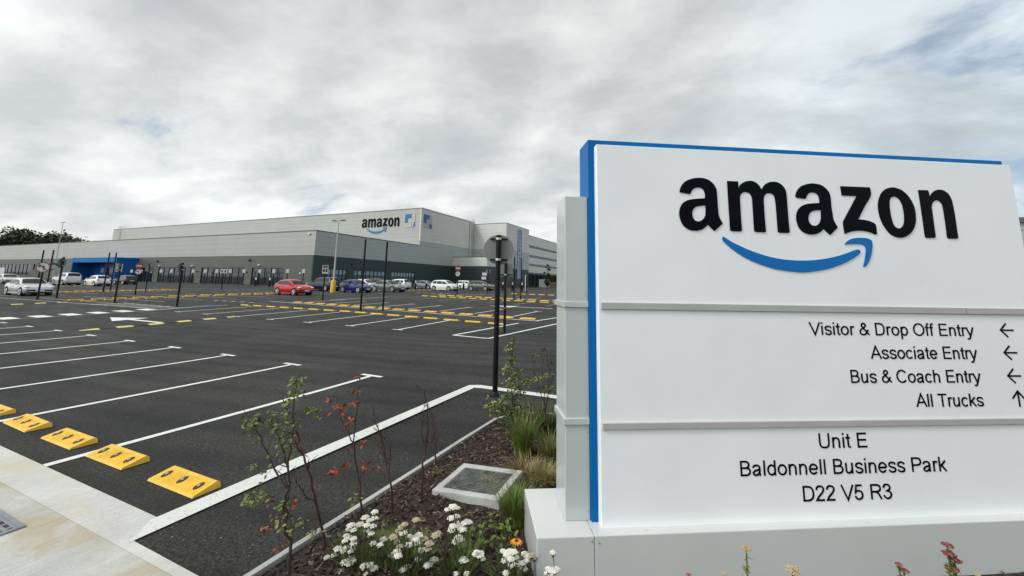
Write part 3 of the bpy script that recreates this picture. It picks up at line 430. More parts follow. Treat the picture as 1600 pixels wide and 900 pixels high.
SIGN_O = Vector((1.969, 4.574, 0)); SIGN_A = R(29.99)
SD = Vector((math.cos(SIGN_A), math.sin(SIGN_A), 0)); SN = Vector((SD.y, -SD.x, 0))
def sign_sn(x, y): q = Vector((x, y, 0))-SIGN_O; return q.dot(SD), q.dot(SN)
M_BARK = [mat('bark_brown', (.030, .017, .012), .85, col2=(.075, .043, .030), vscale=45), mat('bark_dark', (.018, .010, .007), .9, col2=(.04, .02, .014), vscale=45), mat('bark_pale', (.12, .08, .06), .85, col2=(.22, .16, .125), vscale=45)]
random.seed(11); mb = MB()
CH = (2.44+1.81)/2
for i in range(36000):
    x = random.uniform(-2.80, 3.4); y = random.uniform(1.5, 6.35)
    if y < 2.0 and random.random() < .5: continue
    if not in_bed(x, y): continue
    if abs(x+2.05) < .36 and abs(y-3.86) < .36: continue
    s, n = sign_sn(x, y)
    if -3.53 < s < 1.3 and -.66 < n < .02: continue
    if s > -2.6 and n < -.6: continue
    l = random.uniform(.009, .032); w = l*random.uniform(.18, .45); t = random.uniform(.002, .006)
    M = Matrix.Translation((x, y, bed_z(x, y)+random.uniform(.002, .018))) @ Matrix.Rotation(random.uniform(0, 6.28), 4, 'Z') @ Matrix.Rotation(random.gauss(0, .3), 4, 'X') @ Matrix.Rotation(random.gauss(0, .35), 4, 'Y')
    r = random.random(); mi = 0 if r < .56 else 1 if r < .87 else 2
    k = random.uniform(.3, .8)
    vs = [M @ Vector(p) for p in ((-l, -w*k, 0), (0, -w, 0), (l, -w*k*.7, 0), (l*.9, w*k, 0), (0, w, t*.5), (-l*.95, w*k*.8, 0), (-l, -w*k, t), (0, -w, t*1.3), (l, -w*k*.7, t), (l*.9, w*k, t), (0, w, t*1.5), (-l*.95, w*k*.8, t))]
    mb.add(vs, [(6, 7, 10, 11), (7, 8, 9, 10), (0, 1, 7, 6), (1, 2, 8, 7), (2, 3, 9, 8), (3, 4, 10, 9), (4, 5, 11, 10), (5, 0, 6, 11)], mi)
mb.build('bark_mulch', M_BARK, fix=False, kind='stuff')

# ------------------------------------------------------------------ painted markings
NEAR_X = [-6.40-2.41*k for k in range(0, 20)]
mb = MB()
for k, x in enumerate(NEAR_X):                                          # nearest bays, T shaped ends
    strip(mb, (x, 2.24), (x, 6.97), .10, .006)
    if x > -27: strip(mb, (x-.27, 7.02), (x+.27, 7.02), .10, .009)
struct(mb, 'bay_lines', M_LINE)
mb = MB()
for k in range(0, 8):
    x = -10.56-2.41*k
    strip(mb, (x, 12.80), (x, 16.75), .10, .006); strip(mb, (x-.25, 12.80), (x+.25, 12.80), .09, .009)
for k in range(0, 8):
    x = -8.75-2.42*k; sk = .12*(-8-x)
    strip(mb, (x, 19.35+sk*.9), (x, 22.75+sk*.8), .10, .006); strip(mb, (x-.25, 22.75+sk*.8), (x+.25, 22.75+sk*.8), .09, .009)
strip(mb, (-6.9, 18.05), (-28.5, 20.3), .11, .006)
# hatched island by the second black pole
strip(mb, (-7.97, 12.58), (-7.36, 16.85), .12, .007); strip(mb, (-7.97, 12.60), (-6.55, 12.50), .12, .010); strip(mb, (-6.55, 12.50), (-5.75, 17.9), .12, .007); strip(mb, (-7.0, 18.1), (-6.55, 20.2), .12, .007)
strip(mb, (-5.75, 17.9), (-4.4, 27.0), .12, .007); strip(mb, (-6.55, 20.2), (-5.6, 27.0), .12, .007)
struct(mb, 'bay_lines', M_LINE)
mb = MB()
for k in range(0, 8):
    x = -10.0-2.45*k; sk = .10*(-10-x)
    strip(mb, (x, 27.9+sk), (x, 31.6+sk*1.6), .10, .006); strip(mb, (x-.25, 27.9+sk), (x+.25, 27.9+sk), .09, .009)
    strip(mb, (x, 34.8+sk*1.6), (x, 38.8+sk*1.6), .10, .006)
for Y in [14.0+2.41*k for k in range(0, 21)]:                            # bays that run the other way, on the left
    strip(mb, (-38.4, Y), (-33.8, Y), .10, .006)
    strip(mb, (-40.6, Y), (-45.4, Y), .10, .006)
    if Y < 34:
        strip(mb, (-54.2, Y), (-49.5, Y), .10, .006); strip(mb, (-56.6, Y), (-61.2, Y), .10, .006)
strip(mb, (-27.3, 7.3), (-27.0, 12.9), .10, .009); strip(mb, (-27.0, 12.92), (-28.3, 16.2), .10, .006)
strip(mb, (-50.0, 12.6), (-33.0, 13.05), .12, .006)
struct(mb, 'bay_lines', M_LINE_OLD)
mb = MB()                                                                # zebra crossing and hatched corner
for k in range(6):
    Y = 7.45+1.0*k; x0 = -28.55+.02*k
    flat_poly(mb, [(x0, Y), (x0+1.25, Y-.02), (x0+1.25, Y+.50), (x0, Y+.52)], .007)
struct(mb, 'zebra_crossing', M_LINE)
mb = MB()
for k in range(7): strip(mb, (-34.6+.95*k, 13.15), (-34.0+.95*k, 14.45), .22, .009)
strip(mb, (-35.2, 13.1), (-27.8, 13.1), .12, .006); strip(mb, (-34.6, 14.52), (-27.6, 14.2), .12, .006)
for k in range(5):
    flat_poly(mb, [(-32.6+1.0*k, 18.75), (-32.1+1.0*k, 18.75), (-32.1+1.0*k, 19.05), (-32.6+1.0*k, 19.05)], .008)
    flat_poly(mb, [(-31.4+1.05*k, 40.8), (-30.8+1.05*k, 40.8), (-30.8+1.05*k, 41.3), (-31.4+1.05*k, 41.3)], .008)
strip(mb, (-26.5, 23.9), (-26.2, 30.0), .30, .007); strip(mb, (-25.0, 40.0), (-21.5, 44.5), .30, .007)
struct(mb, 'hatched_markings', M_LINE_OLD)
def arrow(name, tip, ang, L, W):
    mb = MB(); t = Vector((math.cos(ang), math.sin(ang))); n = Vector((-t.y, t.x)); tip = Vector(tip)
    P = lambda a, b: tuple(tip+t*a+n*b)
    flat_poly(mb, [P(0, 0), P(-L*.42, W/2), P(-L*.42, .10), P(-L, .10), P(-L, -.10), P(-L*.42, -.10), P(-L*.42, -W/2)], .008)
    return struct(mb, name, M_LINE)
arrow('arrow_marking', (-24.7, 9.95), R(180), 4.3, 1.3)
arrow('arrow_marking', (-13.4, 25.5), R(180), 4.6, 1.3)

# ------------------------------------------------------------------ wheel stops
def stop_mesh():
    t = thing('wheel_stop', 'x', 'wheel stop')
    L, D, H = .765, .25, .062
    prof = [(-D/2, 0), (-D/2+.01, .016), (D/2-.055, H-.004), (D/2-.03, H), (D/2-.006, H-.014), (D/2, 0)]
    bm = bmesh.new()
    n = len(prof); xs = [-L/2, -L/2+.03, -.22, 0, .22, L/2-.03, L/2]
    rows = [[bm.verts.new((x+(.018*(1 if i < len(xs)/2 else -1)*(z/H) if i in (0, len(xs)-1) else 0), y, z)) for y, z in prof] for i, x in enumerate(xs)]
    for a, b in zip(rows[:-1], rows[1:]):
        for k in range(n): bm.faces.new((a[k], a[(k+1) % n], b[(k+1) % n], b[k]))
    bm.faces.new(rows[0][::-1]); bm.faces.new(rows[-1])
    bmesh.ops.bevel(bm, geom=[e for e in bm.edges if e.calc_face_angle(0) > .6], offset=.006, segments=2, affect='EDGES')
    mb = MB(); mb.bm(bm, 0)
    # fine ribs along the ramp
    sl = Vector((0, D-.055, H-.02)).normalized()
    for k in range(12):
        y = -D/2+.03+k*.0135; z = .016+(y+D/2-.01)/(D-.065)*(H-.02)
        mb.box(-L/2+.05, L/2-.05, y-.0025, y+.0025, z-.002, z+.0035)
    mb.build('body', M_STOP, t)
    for x in (-.27, 0, .27):
        y = -.015; z = .016+(y+D/2-.01)/(D-.065)*(H-.02)
        m2 = MB(); Mx = Matrix.Translation((x, y, z)) @ Matrix.Rotation(math.atan2(H-.02, D-.065), 4, 'X')
        def ell(rx, ry, h, mi, dz=0):
            vs = [Mx @ Vector((rx*math.cos(a), ry*math.sin(a), dz)) for a in [2*math.pi*i/20 for i in range(20)]]+[Mx @ Vector((rx*math.cos(a), ry*math.sin(a), dz+h)) for a in [2*math.pi*i/20 for i in range(20)]]
            m2.add(vs, [tuple(range(19, -1, -1)), tuple(range(20, 40))]+[(i, (i+1) % 20, (i+1) % 20+20, i+20) for i in range(20)], mi)
        ell(.031, .050, .007, 0); ell(.013, .015, .008, 1, .003)
        m2.build('bolt_hole', [M_HOLE, M_BOLT], t)
    return t
STOP = stop_mesh(); used_stop = [False]
def place_stop(x, y, rz, label, group, tilt=0):
    o = STOP if not used_stop[0] else dup(STOP, (x, y, 0))
    used_stop[0] = True; o.location = (x, y, zg(x, y)+.004); o.rotation_euler = (0, 0, rz+random.gauss(0, .012)); o['label'] = label; o['group'] = group
    return o
G1 = 'yellow wheel stops along the concrete path'
for k, lb in enumerate(['yellow wheel stop touching the white kerb line, nearest the bare saplings', 'yellow wheel stop whose corner lies on the first thin white bay line',
        'yellow wheel stop in the middle of its row, just past the first thin bay line', 'yellow wheel stop with its back corner on the second thin bay line',
        'yellow wheel stop cut by the left edge of the photo', 'yellow wheel stop beyond the left edge of the near row']):
    if k < 5: place_stop(-4.70-1.203*k-(.06 if k == 1 else 0), 2.665, 0, lb, G1)
def row(n, f, rz, label, group):
    for k in range(n):
        x, y = f(k); place_stop(x, y, rz, label, group)
row(16, lambda k: (-8.05-1.21*k, 16.15+min(.105*1.21*k, 1.0)), math.pi, 'yellow wheel stop in the long row whose low backs face the sign, before the walkway', 'wheel stops in the row before the walkway')
row(16, lambda k: (-7.65-1.21*k, 18.62+min(.108*1.21*k, 1.9)), 0, 'yellow wheel stop in the long row just beyond the walkway behind the two tall poles', 'wheel stops in the row beyond the walkway')
row(13, lambda k: (-10.3-1.24*k, 31.3+.21*1.24*k), math.pi, 'yellow wheel stop in the nearer of the paired rows in front of the parked cars', 'wheel stops in the paired rows, nearer')
row(13, lambda k: (-10.0-1.24*k, 33.5+.23*1.24*k), 0, 'yellow wheel stop in the farther of the paired rows in front of the parked cars', 'wheel stops in the paired rows, farther')
row(7, lambda k: (-14.0-1.24*k, 47.2+.06*k), 0, 'small yellow wheel stop far off near the loading docks', 'wheel stops near the docks')
row(14, lambda k: (-38.55, 14.2+1.21*k), R(-90), 'yellow wheel stop in the line that leads back to the red car', 'wheel stops on the red car side')
row(14, lambda k: (-40.35, 14.2+1.21*k), R(90), 'yellow wheel stop in the line backing onto the red car side', 'wheel stops behind the red car side')
row(22, lambda k: (-38.75, 35.8+1.21*k), R(-90), 'far yellow wheel stop behind the row of parked cars', 'wheel stops behind the parked cars')
row(9, lambda k: (-54.6, 17.6+1.21*k), R(-90), 'yellow wheel stop in the line behind the silver saloon', 'wheel stops behind the silver saloon')
row(9, lambda k: (-56.3, 17.6+1.21*k), R(90), 'yellow wheel stop in the farther line behind the silver saloon', 'wheel stops beyond the silver saloon')
row(8, lambda k: (-76.6, 19.6+1.21*k), R(-90), 'far yellow wheel stop before the blue entrance', 'wheel stops before the blue entrance')

# rubber speed bumps: black strip with yellow blocks
M_BUMP_Y = mat('yellow_bump', (.60, .50, .14), .6, var=.12, vscale=9)
def bump(x, y0, y1, label):
    t = thing('speed_bump', label, 'speed bump', (x, y0, zg(x, y0)))
    n = int(round((y1-y0)/.5)); prof = [(-.22, 0), (-.15, .020), (0, .032), (.15, .020), (.22, 0)]
    for i in range(n):
        a, b = y0+.5*i, y0+.5*(i+1)
        yel = i % 2 == 0
        mb = MB(); vs = []
        for y in (a, b-.006):
            s = .35 if (i == 0 and y == a) or (i == n-1 and y != a) else 1.0
            for px_, z in prof: vs.append((px_*s, y-y0, z*(s if s < 1 else 1)+zg(x, y)-zg(x, y0)+.004))
        mb.add(vs, [(0, 1, 6, 5), (1, 2, 7, 6), (2, 3, 8, 7), (3, 4, 9, 8), (0, 1, 2, 3, 4), (9, 8, 7, 6, 5), (0, 5, 9, 4)])
        mb.build('yellow_block' if yel else 'black_block', M_BUMP_Y if yel else ASPHALT, t)
bump(-20.25, 7.35, 12.85, 'yellow and black speed bump across the aisle beside the white arrow')
bump(-38.4, 8.6, 13.1, 'yellow and black speed bump before the silver saloon')
# ------------------------------------------------------------------ lettering helpers
def smooth_line(P, n=5, ang=52):
    P = [Vector(p) for p in P]; N = len(P); out = []
    cor = [True]+[(P[i]-P[i-1]).angle(P[i+1]-P[i], 0) > R(ang) for i in range(1, N-1)]+[True]
    for i in range(N-1):
        p1, p2 = P[i], P[i+1]
        p0 = 2*p1-p2 if cor[i] else P[i-1]; p3 = 2*p2-p1 if cor[i+1] else P[i+2]
        L = (p2-p1).length; m = 1 if cor[i] and cor[i+1] else n
        d1 = (p2-p0)*L/((p2-p1).length+(p1-p0).length); d2 = (p3-p1)*L/((p3-p2).length+(p2-p1).length)
        for k in range(m):
            t = k/m; out.append(p1*(2*t**3-3*t**2+1)+d1*(t**3-2*t**2+t)+p2*(-2*t**3+3*t**2)+d2*(t**3-t**2))
    out.append(P[-1]); return out
def arc(cx, cy, rx, ry, a0, a1, n=26): return [(cx+rx*math.cos(R(a0+(a1-a0)*i/n)), cy+ry*math.sin(R(a0+(a1-a0)*i/n))) for i in range(n+1)]
GL = {
 'V': (.93, [[(.03, 1), (.465, .02), (.90, 1)]]),
 'i': (.31, [[(.155, 0), (.155, .725)], [(.155, .87), (.155, 1)]]),
 's': (.70, [[(.60, .54), (.555, .63), (.46, .675), (.34, .68), (.2, .65), (.13, .56), (.15, .46), (.25, .395), (.42, .35), (.56, .29), (.61, .19), (.56, .10), (.45, .05), (.34, .045), (.2, .08), (.11, .19)]]),
 't': (.388, [[(.20, .93), (.20, .16), (.225, .075), (.29, .05), (.37, .06)], [(.03, .67), (.36, .67)]]),
 'o': (.777, [arc(.388, .36, .285, .315, 0, 360)]),
 'r': (.465, [[(.15, 0), (.15, .725)], [(.15, .42), (.18, .57), (.26, .655), (.36, .67), (.44, .635)]]),
 '&': (.93, [[(.87, .03), (.30, .66), (.25, .77), (.28, .88), (.37, .945), (.46, .945), (.55, .89), (.575, .79), (.51, .68), (.38, .58), (.19, .47), (.105, .35), (.10, .21), (.19, .09), (.33, .045), (.48, .07), (.61, .17), (.72, .32), (.775, .46)]]),
 'D': (1.008, [[(.17, .055), (.17, .945), (.46, .945), (.68, .90), (.82, .76), (.87, .5), (.82, .24), (.68, .10), (.46, .055), (.11, .055)]]),
 'p': (.777, [[(.15, -.27), (.15, .725)], arc(.40, .36, .265, .315, 0, 360)]),
 'O': (1.087, [arc(.543, .5, .445, .46, 0, 360)]),
 'f': (.388, [[(.38, .965), (.29, .96), (.215, .91), (.19, .80), (.19, 0)], [(.03, .67), (.35, .67)]]),
 'E': (.93, [[(.85, .055), (.18, .055), (.18, .945), (.83, .945)], [(.18, .52), (.79, .52)]]),
 'n': (.777, [[(.15, 0), (.15, .725)], [(.15, .40), (.2, .57), (.31, .66), (.43, .67), (.55, .61), (.605, .48), (.605, 0)]]),
 'y': (.70, [[(.04, .725), (.345, .02)], [(.655, .725), (.31, -.12), (.24, -.215), (.16, -.235), (.07, -.22)]]),
 'A': (.93, [[(.03, 0), (.465, .98), (.90, 0)], [(.19, .34), (.74, .34)]]),
 'c': (.70, [arc(.375, .36, .275, .315, 42, 318)]),
 'a': (.777, [[(.11, .52), (.16, .63), (.28, .68), (.42, .68), (.54, .63), (.585, .52), (.585, .16), (.62, 0)], [(.585, .41), (.4, .365), (.22, .31), (.12, .2), (.16, .09), (.28, .045), (.42, .07), (.53, .16), (.585, .28)]]),
 'e': (.777, [[(.11, .36), (.665, .36)], arc(.385, .36, .28, .315, 0, 325)]),
 'B': (.93, [[(.17, .055), (.17, .945), (.50, .945), (.66, .90), (.73, .79), (.71, .64), (.61, .545), (.50, .525), (.17, .525)], [(.50, .525), (.68, .49), (.79, .39), (.79, .21), (.70, .10), (.54, .055), (.11, .055)]]),
 'u': (.777, [[(.15, .725), (.15, .22), (.2, .10), (.31, .045), (.43, .07), (.54, .16), (.605, .30)], [(.605, .725), (.605, 0)]]),
 'C': (1.008, [arc(.52, .5, .43, .46, 38, 320)]),
 'h': (.777, [[(.15, 0), (.15, 1)], [(.15, .40), (.2, .57), (.31, .66), (.43, .67), (.55, .61), (.605, .48), (.605, 0)]]),
 'l': (.31, [[(.155, 0), (.155, 1)]]),
 'T': (.853, [[(.03, .945), (.82, .945)], [(.427, .945), (.427, 0)]]),
 'k': (.70, [[(.15, 0), (.15, 1)], [(.62, .725), (.15, .28)], [(.30, .42), (.65, 0)]]),
 'U': (1.008, [[(.17, 1), (.17, .38), (.215, .17), (.34, .065), (.505, .045), (.67, .065), (.795, .17), (.84, .38), (.84, 1)]]),
 'd': (.777, [[(.625, 0), (.625, 1)], arc(.375, .36, .265, .315, 0, 360)]),
 'P': (.93, [[(.17, 0), (.17, .945), (.55, .945), (.73, .90), (.82, .79), (.82, .63), (.73, .52), (.55, .47), (.17, .47)]]),
 'R': (1.008, [[(.17, 0), (.17, .945), (.58, .945), (.76, .90), (.84, .79), (.84, .66), (.76, .55), (.58, .50), (.17, .50)], [(.50, .50), (.66, .40), (.90, 0)]]),
 '2': (.777, [[(.10, .72), (.14, .85), (.24, .94), (.39, .955), (.54, .91), (.615, .80), (.605, .67), (.50, .51), (.25, .27), (.11, .055), (.67, .055)]]),
 '5': (.777, [[(.62, .945), (.21, .945), (.13, .49), (.25, .57), (.39, .595), (.55, .53), (.64, .38), (.62, .2), (.52, .085), (.37, .045), (.21, .09), (.09, .25)]]),
 '3': (.777, [[(.10, .73), (.15, .88), (.28, .955), (.42, .94), (.55, .86), (.575, .72), (.49, .59), (.34, .535), (.5, .5), (.62, .4), (.645, .25), (.55, .11), (.4, .045), (.24, .07), (.14, .15), (.09, .26)]]),
}
def stroke(mb, P, w, P3, base, thick):
    """a pen stroke of width w along 2D points; P3 maps (a, b, h) to 3D"""
    P = [Vector(p) for p in P]; P = [p for i, p in enumerate(P) if i == 0 or (p-P[i-1]).length > 1e-5]
    closed = (P[0]-P[-1]).length < 1e-4
    if closed: P = P[:-1]
    N = len(P); Ls, Rs = [], []
    for i in range(N):
        a = P[i]-P[i-1] if (i > 0 or closed) else None; b = P[(i+1) % N]-P[i] if (i < N-1 or closed) else None
        t1 = (a or b).normalized(); t2 = (b or a).normalized(); n1 = Vector((-t1.y, t1.x)); n2 = Vector((-t2.y, t2.x))
        m = (n1+n2); m = m.normalized() if m.length > 1e-6 else n1; k = min(1.0/max(.35, m.dot(n1)), 2.2)
        Ls.append(P[i]+m*w/2*k); Rs.append(P[i]-m*w/2*k)
    vs = [P3(v.x, v.y, base+thick) for v in Ls]+[P3(v.x, v.y, base+thick) for v in Rs]+[P3(v.x, v.y, base) for v in Ls]+[P3(v.x, v.y, base) for v in Rs]
    fs = []
    for i in range(N if closed else N-1):
        j = (i+1) % N
        fs += [(i, N+i, N+j, j), (2*N+i, i, j, 2*N+j), (N+i, 3*N+i, 3*N+j, N+j)]
    if not closed: fs += [(0, 2*N, 3*N, N), (N-1, 2*N-1, 4*N-1, 3*N-1)]
    mb.add(vs, fs)
def text(mb, s, x, y, cap, P3, align='L', w=.126, base=0.0, thick=.003, width=None):
    adv = lambda c: .388 if c == ' ' else GL[c][0]
    tot = sum(adv(c) for c in s); sx = cap if width is None else width/tot
    cx = x if align == 'L' else x-tot*sx if align == 'R' else x-tot*sx/2
    k = 0
    for c in s:
        if c != ' ':
            for ln in GL[c][1]:
                pts = ln if len(ln) > 24 else smooth_line(ln)
                stroke(mb, [(cx+p[0]*sx, y+p[1]*cap) for p in pts], w*cap, P3, base, thick+(k % 5)*.00012); k += 1
        cx += adv(c)*sx
def solid(polys, depth, P3, base, name, m, parent):
    """flat outline with holes, given real thickness"""
    cu = bpy.data.curves.new('outline', 'CURVE'); cu.dimensions = '2D'; cu.fill_mode = 'BOTH'; cu.extrude = depth/2
    for pl in polys:
        sp = cu.splines.new('POLY'); sp.points.add(len(pl)-1)
        for i, (a, b) in enumerate(pl): sp.points[i].co = (a, b, 0, 1)
        sp.use_cyclic_u = True
    o = bpy.data.objects.new('outline', cu); COL.objects.link(o)
    bpy.context.view_layer.update()
    me = bpy.data.meshes.new_from_object(o.evaluated_get(bpy.context.evaluated_depsgraph_get()))
    mb = MB(); mb.add([P3(v.co.x, v.co.y, base+depth/2+v.co.z) for v in me.vertices], [tuple(p.vertices) for p in me.polygons])
    bpy.data.objects.remove(o); bpy.data.curves.remove(cu); bpy.data.meshes.remove(me)
    ob = mb.build(name, m, parent, fix=False)
    bm = bmesh.new(); bm.from_mesh(ob.data); bmesh.ops.remove_doubles(bm, verts=bm.verts[:], dist=1e-5); bmesh.ops.recalc_face_normals(bm, faces=bm.faces[:]); bm.to_mesh(ob.data); bm.free()
    return ob

# ------------------------------------------------------------------ the entrance sign
S = thing('entrance_sign', 'large white and blue monolith sign with black lettering on a white plinth', 'sign', SIGN_O, SIGN_A)
# local x runs along the face, local -y towards the viewer
pl = MB().bevbox(-3.513, -3.1235, 0, .66, -.15, .344, .006); pl.bevbox(-3.121, 1.02, 0, .66, -.15, .344, .006); pl.build('plinth', M_PLINTH, S)
MB().bevbox(-3.098, .682, .156, .42, .344, 3.16, .004).build('blue_slab', M_BLUE, S)
MB().bevbox(-3.05, .648, .082, .153, .340, 3.098, .005, seg=3).build('face_panel', M_WHITE, S)
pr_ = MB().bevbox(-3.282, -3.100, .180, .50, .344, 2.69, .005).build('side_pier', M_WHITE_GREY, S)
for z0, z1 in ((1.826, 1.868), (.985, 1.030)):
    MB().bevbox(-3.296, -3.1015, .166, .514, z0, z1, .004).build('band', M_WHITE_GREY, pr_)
for z0, z1 in ((1.820, 1.871), (.981, 1.027)):
    MB().bevbox(-3.035, .64, .066, .080, z0, z1, .004).build('moulding', M_STRIP, S)
seam = MB()
seam.box(-.0135, -.0115, .0653, .0667, 1.822, 1.869); seam.build('moulding_joint', M_HOLE, S)
sc_ = MB()
for x, y, z in ((-3.14, -.0005, .31), (-3.09, -.0005, .3)): sc_.cyl((x, y-.002, z), (x, y, z), .005, 8)
for x in (-2.75, -1.1, .5): sc_.cyl((x, .04, .3445), (x, .04, .346), .006, 8)
for z in (2.62, 1.92, 1.78, 1.1, .93, .41): sc_.cyl((-3.118, .177, z), (-3.118, .180, z), .005, 8)
sc_.build('screw', M_BOLT, S)
P3 = lambda a, b, h: (a, .082-h, b)
for k in ('a1', 'm', 'a2', 'z', 'o', 'n'): solid(LOGO[k], .009, P3, -.002, 'letter', M_BLACK_LETTER, S)
arr = solid(LOGO['smile'], .009, P3, -.002, 'smile_arrow', M_LOGO_BLUE, S)
solid(LOGO['head'], .009, P3, -.002, 'arrow_head', M_LOGO_BLUE, arr)
CAPH = .0955
def words(name, s, x, y, cap, al, width):
    adv = lambda c: .388 if c == ' ' else GL[c][0]
    tot = sum(adv(c) for c in s); sx = cap if width is None else width/tot
    cx = x if al == 'L' else x-tot*sx
    for wd in s.split(' '):
        wt = sum(adv(c) for c in wd); tm = MB(); text(tm, wd, cx, y, cap, P3, 'L', width=wt*sx, base=-.001, thick=.004)
        tm.build(name, M_BLACK_LETTER, S, fix=False); cx += (wt+.388)*sx
for s, y, al, x, wd in (('Visitor & Drop Off Entry', 1.6475, 'R', .045, 1.424), ('Associate Entry', 1.4705, 'R', .045, None), ('Bus & Coach Entry', 1.2925, 'R', .045, None), ('All Trucks', 1.1145, 'R', .042, None)):
    words('direction_word', s, x, y, CAPH, al, wd)
for s, y, x0, x1, cap in (('Unit E', .831, -1.383, -.995, .1035), ('Baldonnell Business Park', .653, -2.015, -.366, .102), ('D22 V5 R3', .4735, -1.545, -.838, .1035)):
    words('address_word', s, x0-.012, y, cap, 'L', x1-x0+.02)
def sign_arrow(cx, cy, up):
    m2 = MB(); L, h = .118, .054
    rot = (lambda a, b: (cx+a, cy+b)) if not up else (lambda a, b: (cx-b, cy-a))
    stroke(m2, [rot(-L/2+.008, 0), rot(L/2, 0)], .0125, P3, -.001, .0042)
    stroke(m2, [rot(-.003, h), rot(-L/2, 0), rot(.001, -h)], .0125, P3, -.001, .004)
    m2.build('direction_arrow', M_BLACK_LETTER, S, fix=False)
for cy in (1.697, 1.5205, 1.3415): sign_arrow(.351, cy, False)
sign_arrow(.356, 1.167, True)

# ------------------------------------------------------------------ warehouse
W0 = Vector((-66.0, 54.95, .65))
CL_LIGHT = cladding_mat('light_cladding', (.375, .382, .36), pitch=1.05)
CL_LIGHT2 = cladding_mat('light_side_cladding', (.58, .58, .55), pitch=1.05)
CL_MID = cladding_mat('mid_grey_cladding', (.365, .395, .385), pitch=1.05)
CL_SAGE = cladding_mat('sage_grey_cladding', (.092, .099, .086), pitch=1.2)
CL_DARK = cladding_mat('dark_slate_cladding', (.028, .047, .046), pitch=1.2, rough=.5)
M_CAP = mat('dark_capping', (.10, .105, .10), .5, var=.1)
M_ROOF = mat('roof_sheet', (.35, .36, .36), .5, var=.08)
M_BLUE_D = mat('entrance_blue', (.006, .075, .30), .35, var=.06)
M_FRAME = mat('dark_frame', (.018, .02, .022), .4, var=.1)
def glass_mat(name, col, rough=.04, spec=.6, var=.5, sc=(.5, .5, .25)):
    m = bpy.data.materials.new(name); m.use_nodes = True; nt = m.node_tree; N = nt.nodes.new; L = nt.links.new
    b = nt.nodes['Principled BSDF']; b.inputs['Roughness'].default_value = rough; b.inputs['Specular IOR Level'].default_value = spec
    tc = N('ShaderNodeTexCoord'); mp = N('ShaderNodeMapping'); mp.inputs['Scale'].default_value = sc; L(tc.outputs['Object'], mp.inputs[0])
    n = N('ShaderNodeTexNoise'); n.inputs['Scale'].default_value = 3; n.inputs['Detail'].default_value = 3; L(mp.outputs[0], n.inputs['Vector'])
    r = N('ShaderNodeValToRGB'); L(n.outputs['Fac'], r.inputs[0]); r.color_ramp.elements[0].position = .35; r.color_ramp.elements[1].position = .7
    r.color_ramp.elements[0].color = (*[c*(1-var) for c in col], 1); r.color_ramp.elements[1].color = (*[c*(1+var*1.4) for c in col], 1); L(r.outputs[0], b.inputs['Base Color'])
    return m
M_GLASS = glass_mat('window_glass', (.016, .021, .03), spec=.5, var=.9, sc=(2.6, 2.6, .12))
M_GLASS_T = glass_mat('teal_window_glass', (.02, .06, .075), spec=.6, sc=(.8, .8, .5))
M_GLASS_SKY = glass_mat('painted_sky_glass', (.13, .22, .28), spec=.7, var=.3, sc=(.5, .5, .5))  # sky reflection painted into the base colour of the top row
M_GLASS_B = glass_mat('blue_window_glass', (.20, .28, .46), spec=.5, var=.4, sc=(.6, .6, .6))
WH = thing('warehouse', 'long grey and white warehouse with dark windows, blue entrance and lettering high on its wall', 'warehouse', W0)
def tiles(mb, u0, u1, z0, z1, holes, put):
    """cover u0..u1 x z0..z1 leaving the holes (a0, a1, b0, b1) open"""
    us = sorted({u0, u1, *[h[0] for h in holes], *[h[1] for h in holes]}); us = [u for u in us if u0 <= u <= u1]
    for a, b in zip(us[:-1], us[1:]):
        hs = sorted([(h[2], h[3]) for h in holes if h[0] <= a+1e-6 and h[1] >= b-1e-6]); z = z0
        for c, d in hs:
            if c > z+1e-4: put(a, b, z, c)
            z = max(z, d)
        if z < z1-1e-4: put(a, b, z, z1)
T = .35
# front (left in the photo)
holesF = [(-51.8, -36.9, -.2, 3.42), (-34.7, -19.8, -.2, 3.42), (-17.5, -7.9, -.2, 3.42), (-60.4, -54.0, -.2, 3.3), (-150, -123.5, .9, 4.35), (-121.5, -106.5, 2.5, 4.35)]
mb = MB(); tiles(mb, -160, -.352, -.2, 5.8, holesF, lambda a, b, c, d: mb.box(a, b, 0, T, c, d)); mb.build('lower_wall', CL_SAGE, WH)
mb = MB(); mb.box(-160, -.352, 0, T, 5.80, 10.4); mb.build('upper_wall', CL_LIGHT, WH)
# right side wall
holesR = [(3.4, 8.2, -.2, 3.42), (10.1, 19.6, .0, 3.42), (21.7, 30.3, -.2, 3.42)]
mb = MB(); tiles(mb, 0, 59.7, -.2, 5.8, holesR, lambda a, b, c, d: mb.box(-T, 0, a, b, c, d)); mb.build('lower_wall', CL_DARK, WH)
mb = MB(); mb.box(-T, 0, 0, 31.7, 5.8, 10.4); mb.box(-T, 0, 31.7, 59.7, 5.8, 11.7); mb.build('middle_wall', CL_MID, WH)
# the high block behind
mb = MB(); mb.box(-158, -.352, 31.7, 32.05, 10.3, 20.2); mb.build('upper_wall', CL_LIGHT, WH)
mb = MB(); mb.box(-T, 0, 31.7, 59.7, 11.7, 20.2); mb.build('upper_wall', CL_LIGHT2, WH)
mb = MB(); mb.box(-158.35, -158.0, 31.7, 110, 10.3, 20.2); mb.build('upper_wall', CL_LIGHT2, WH)
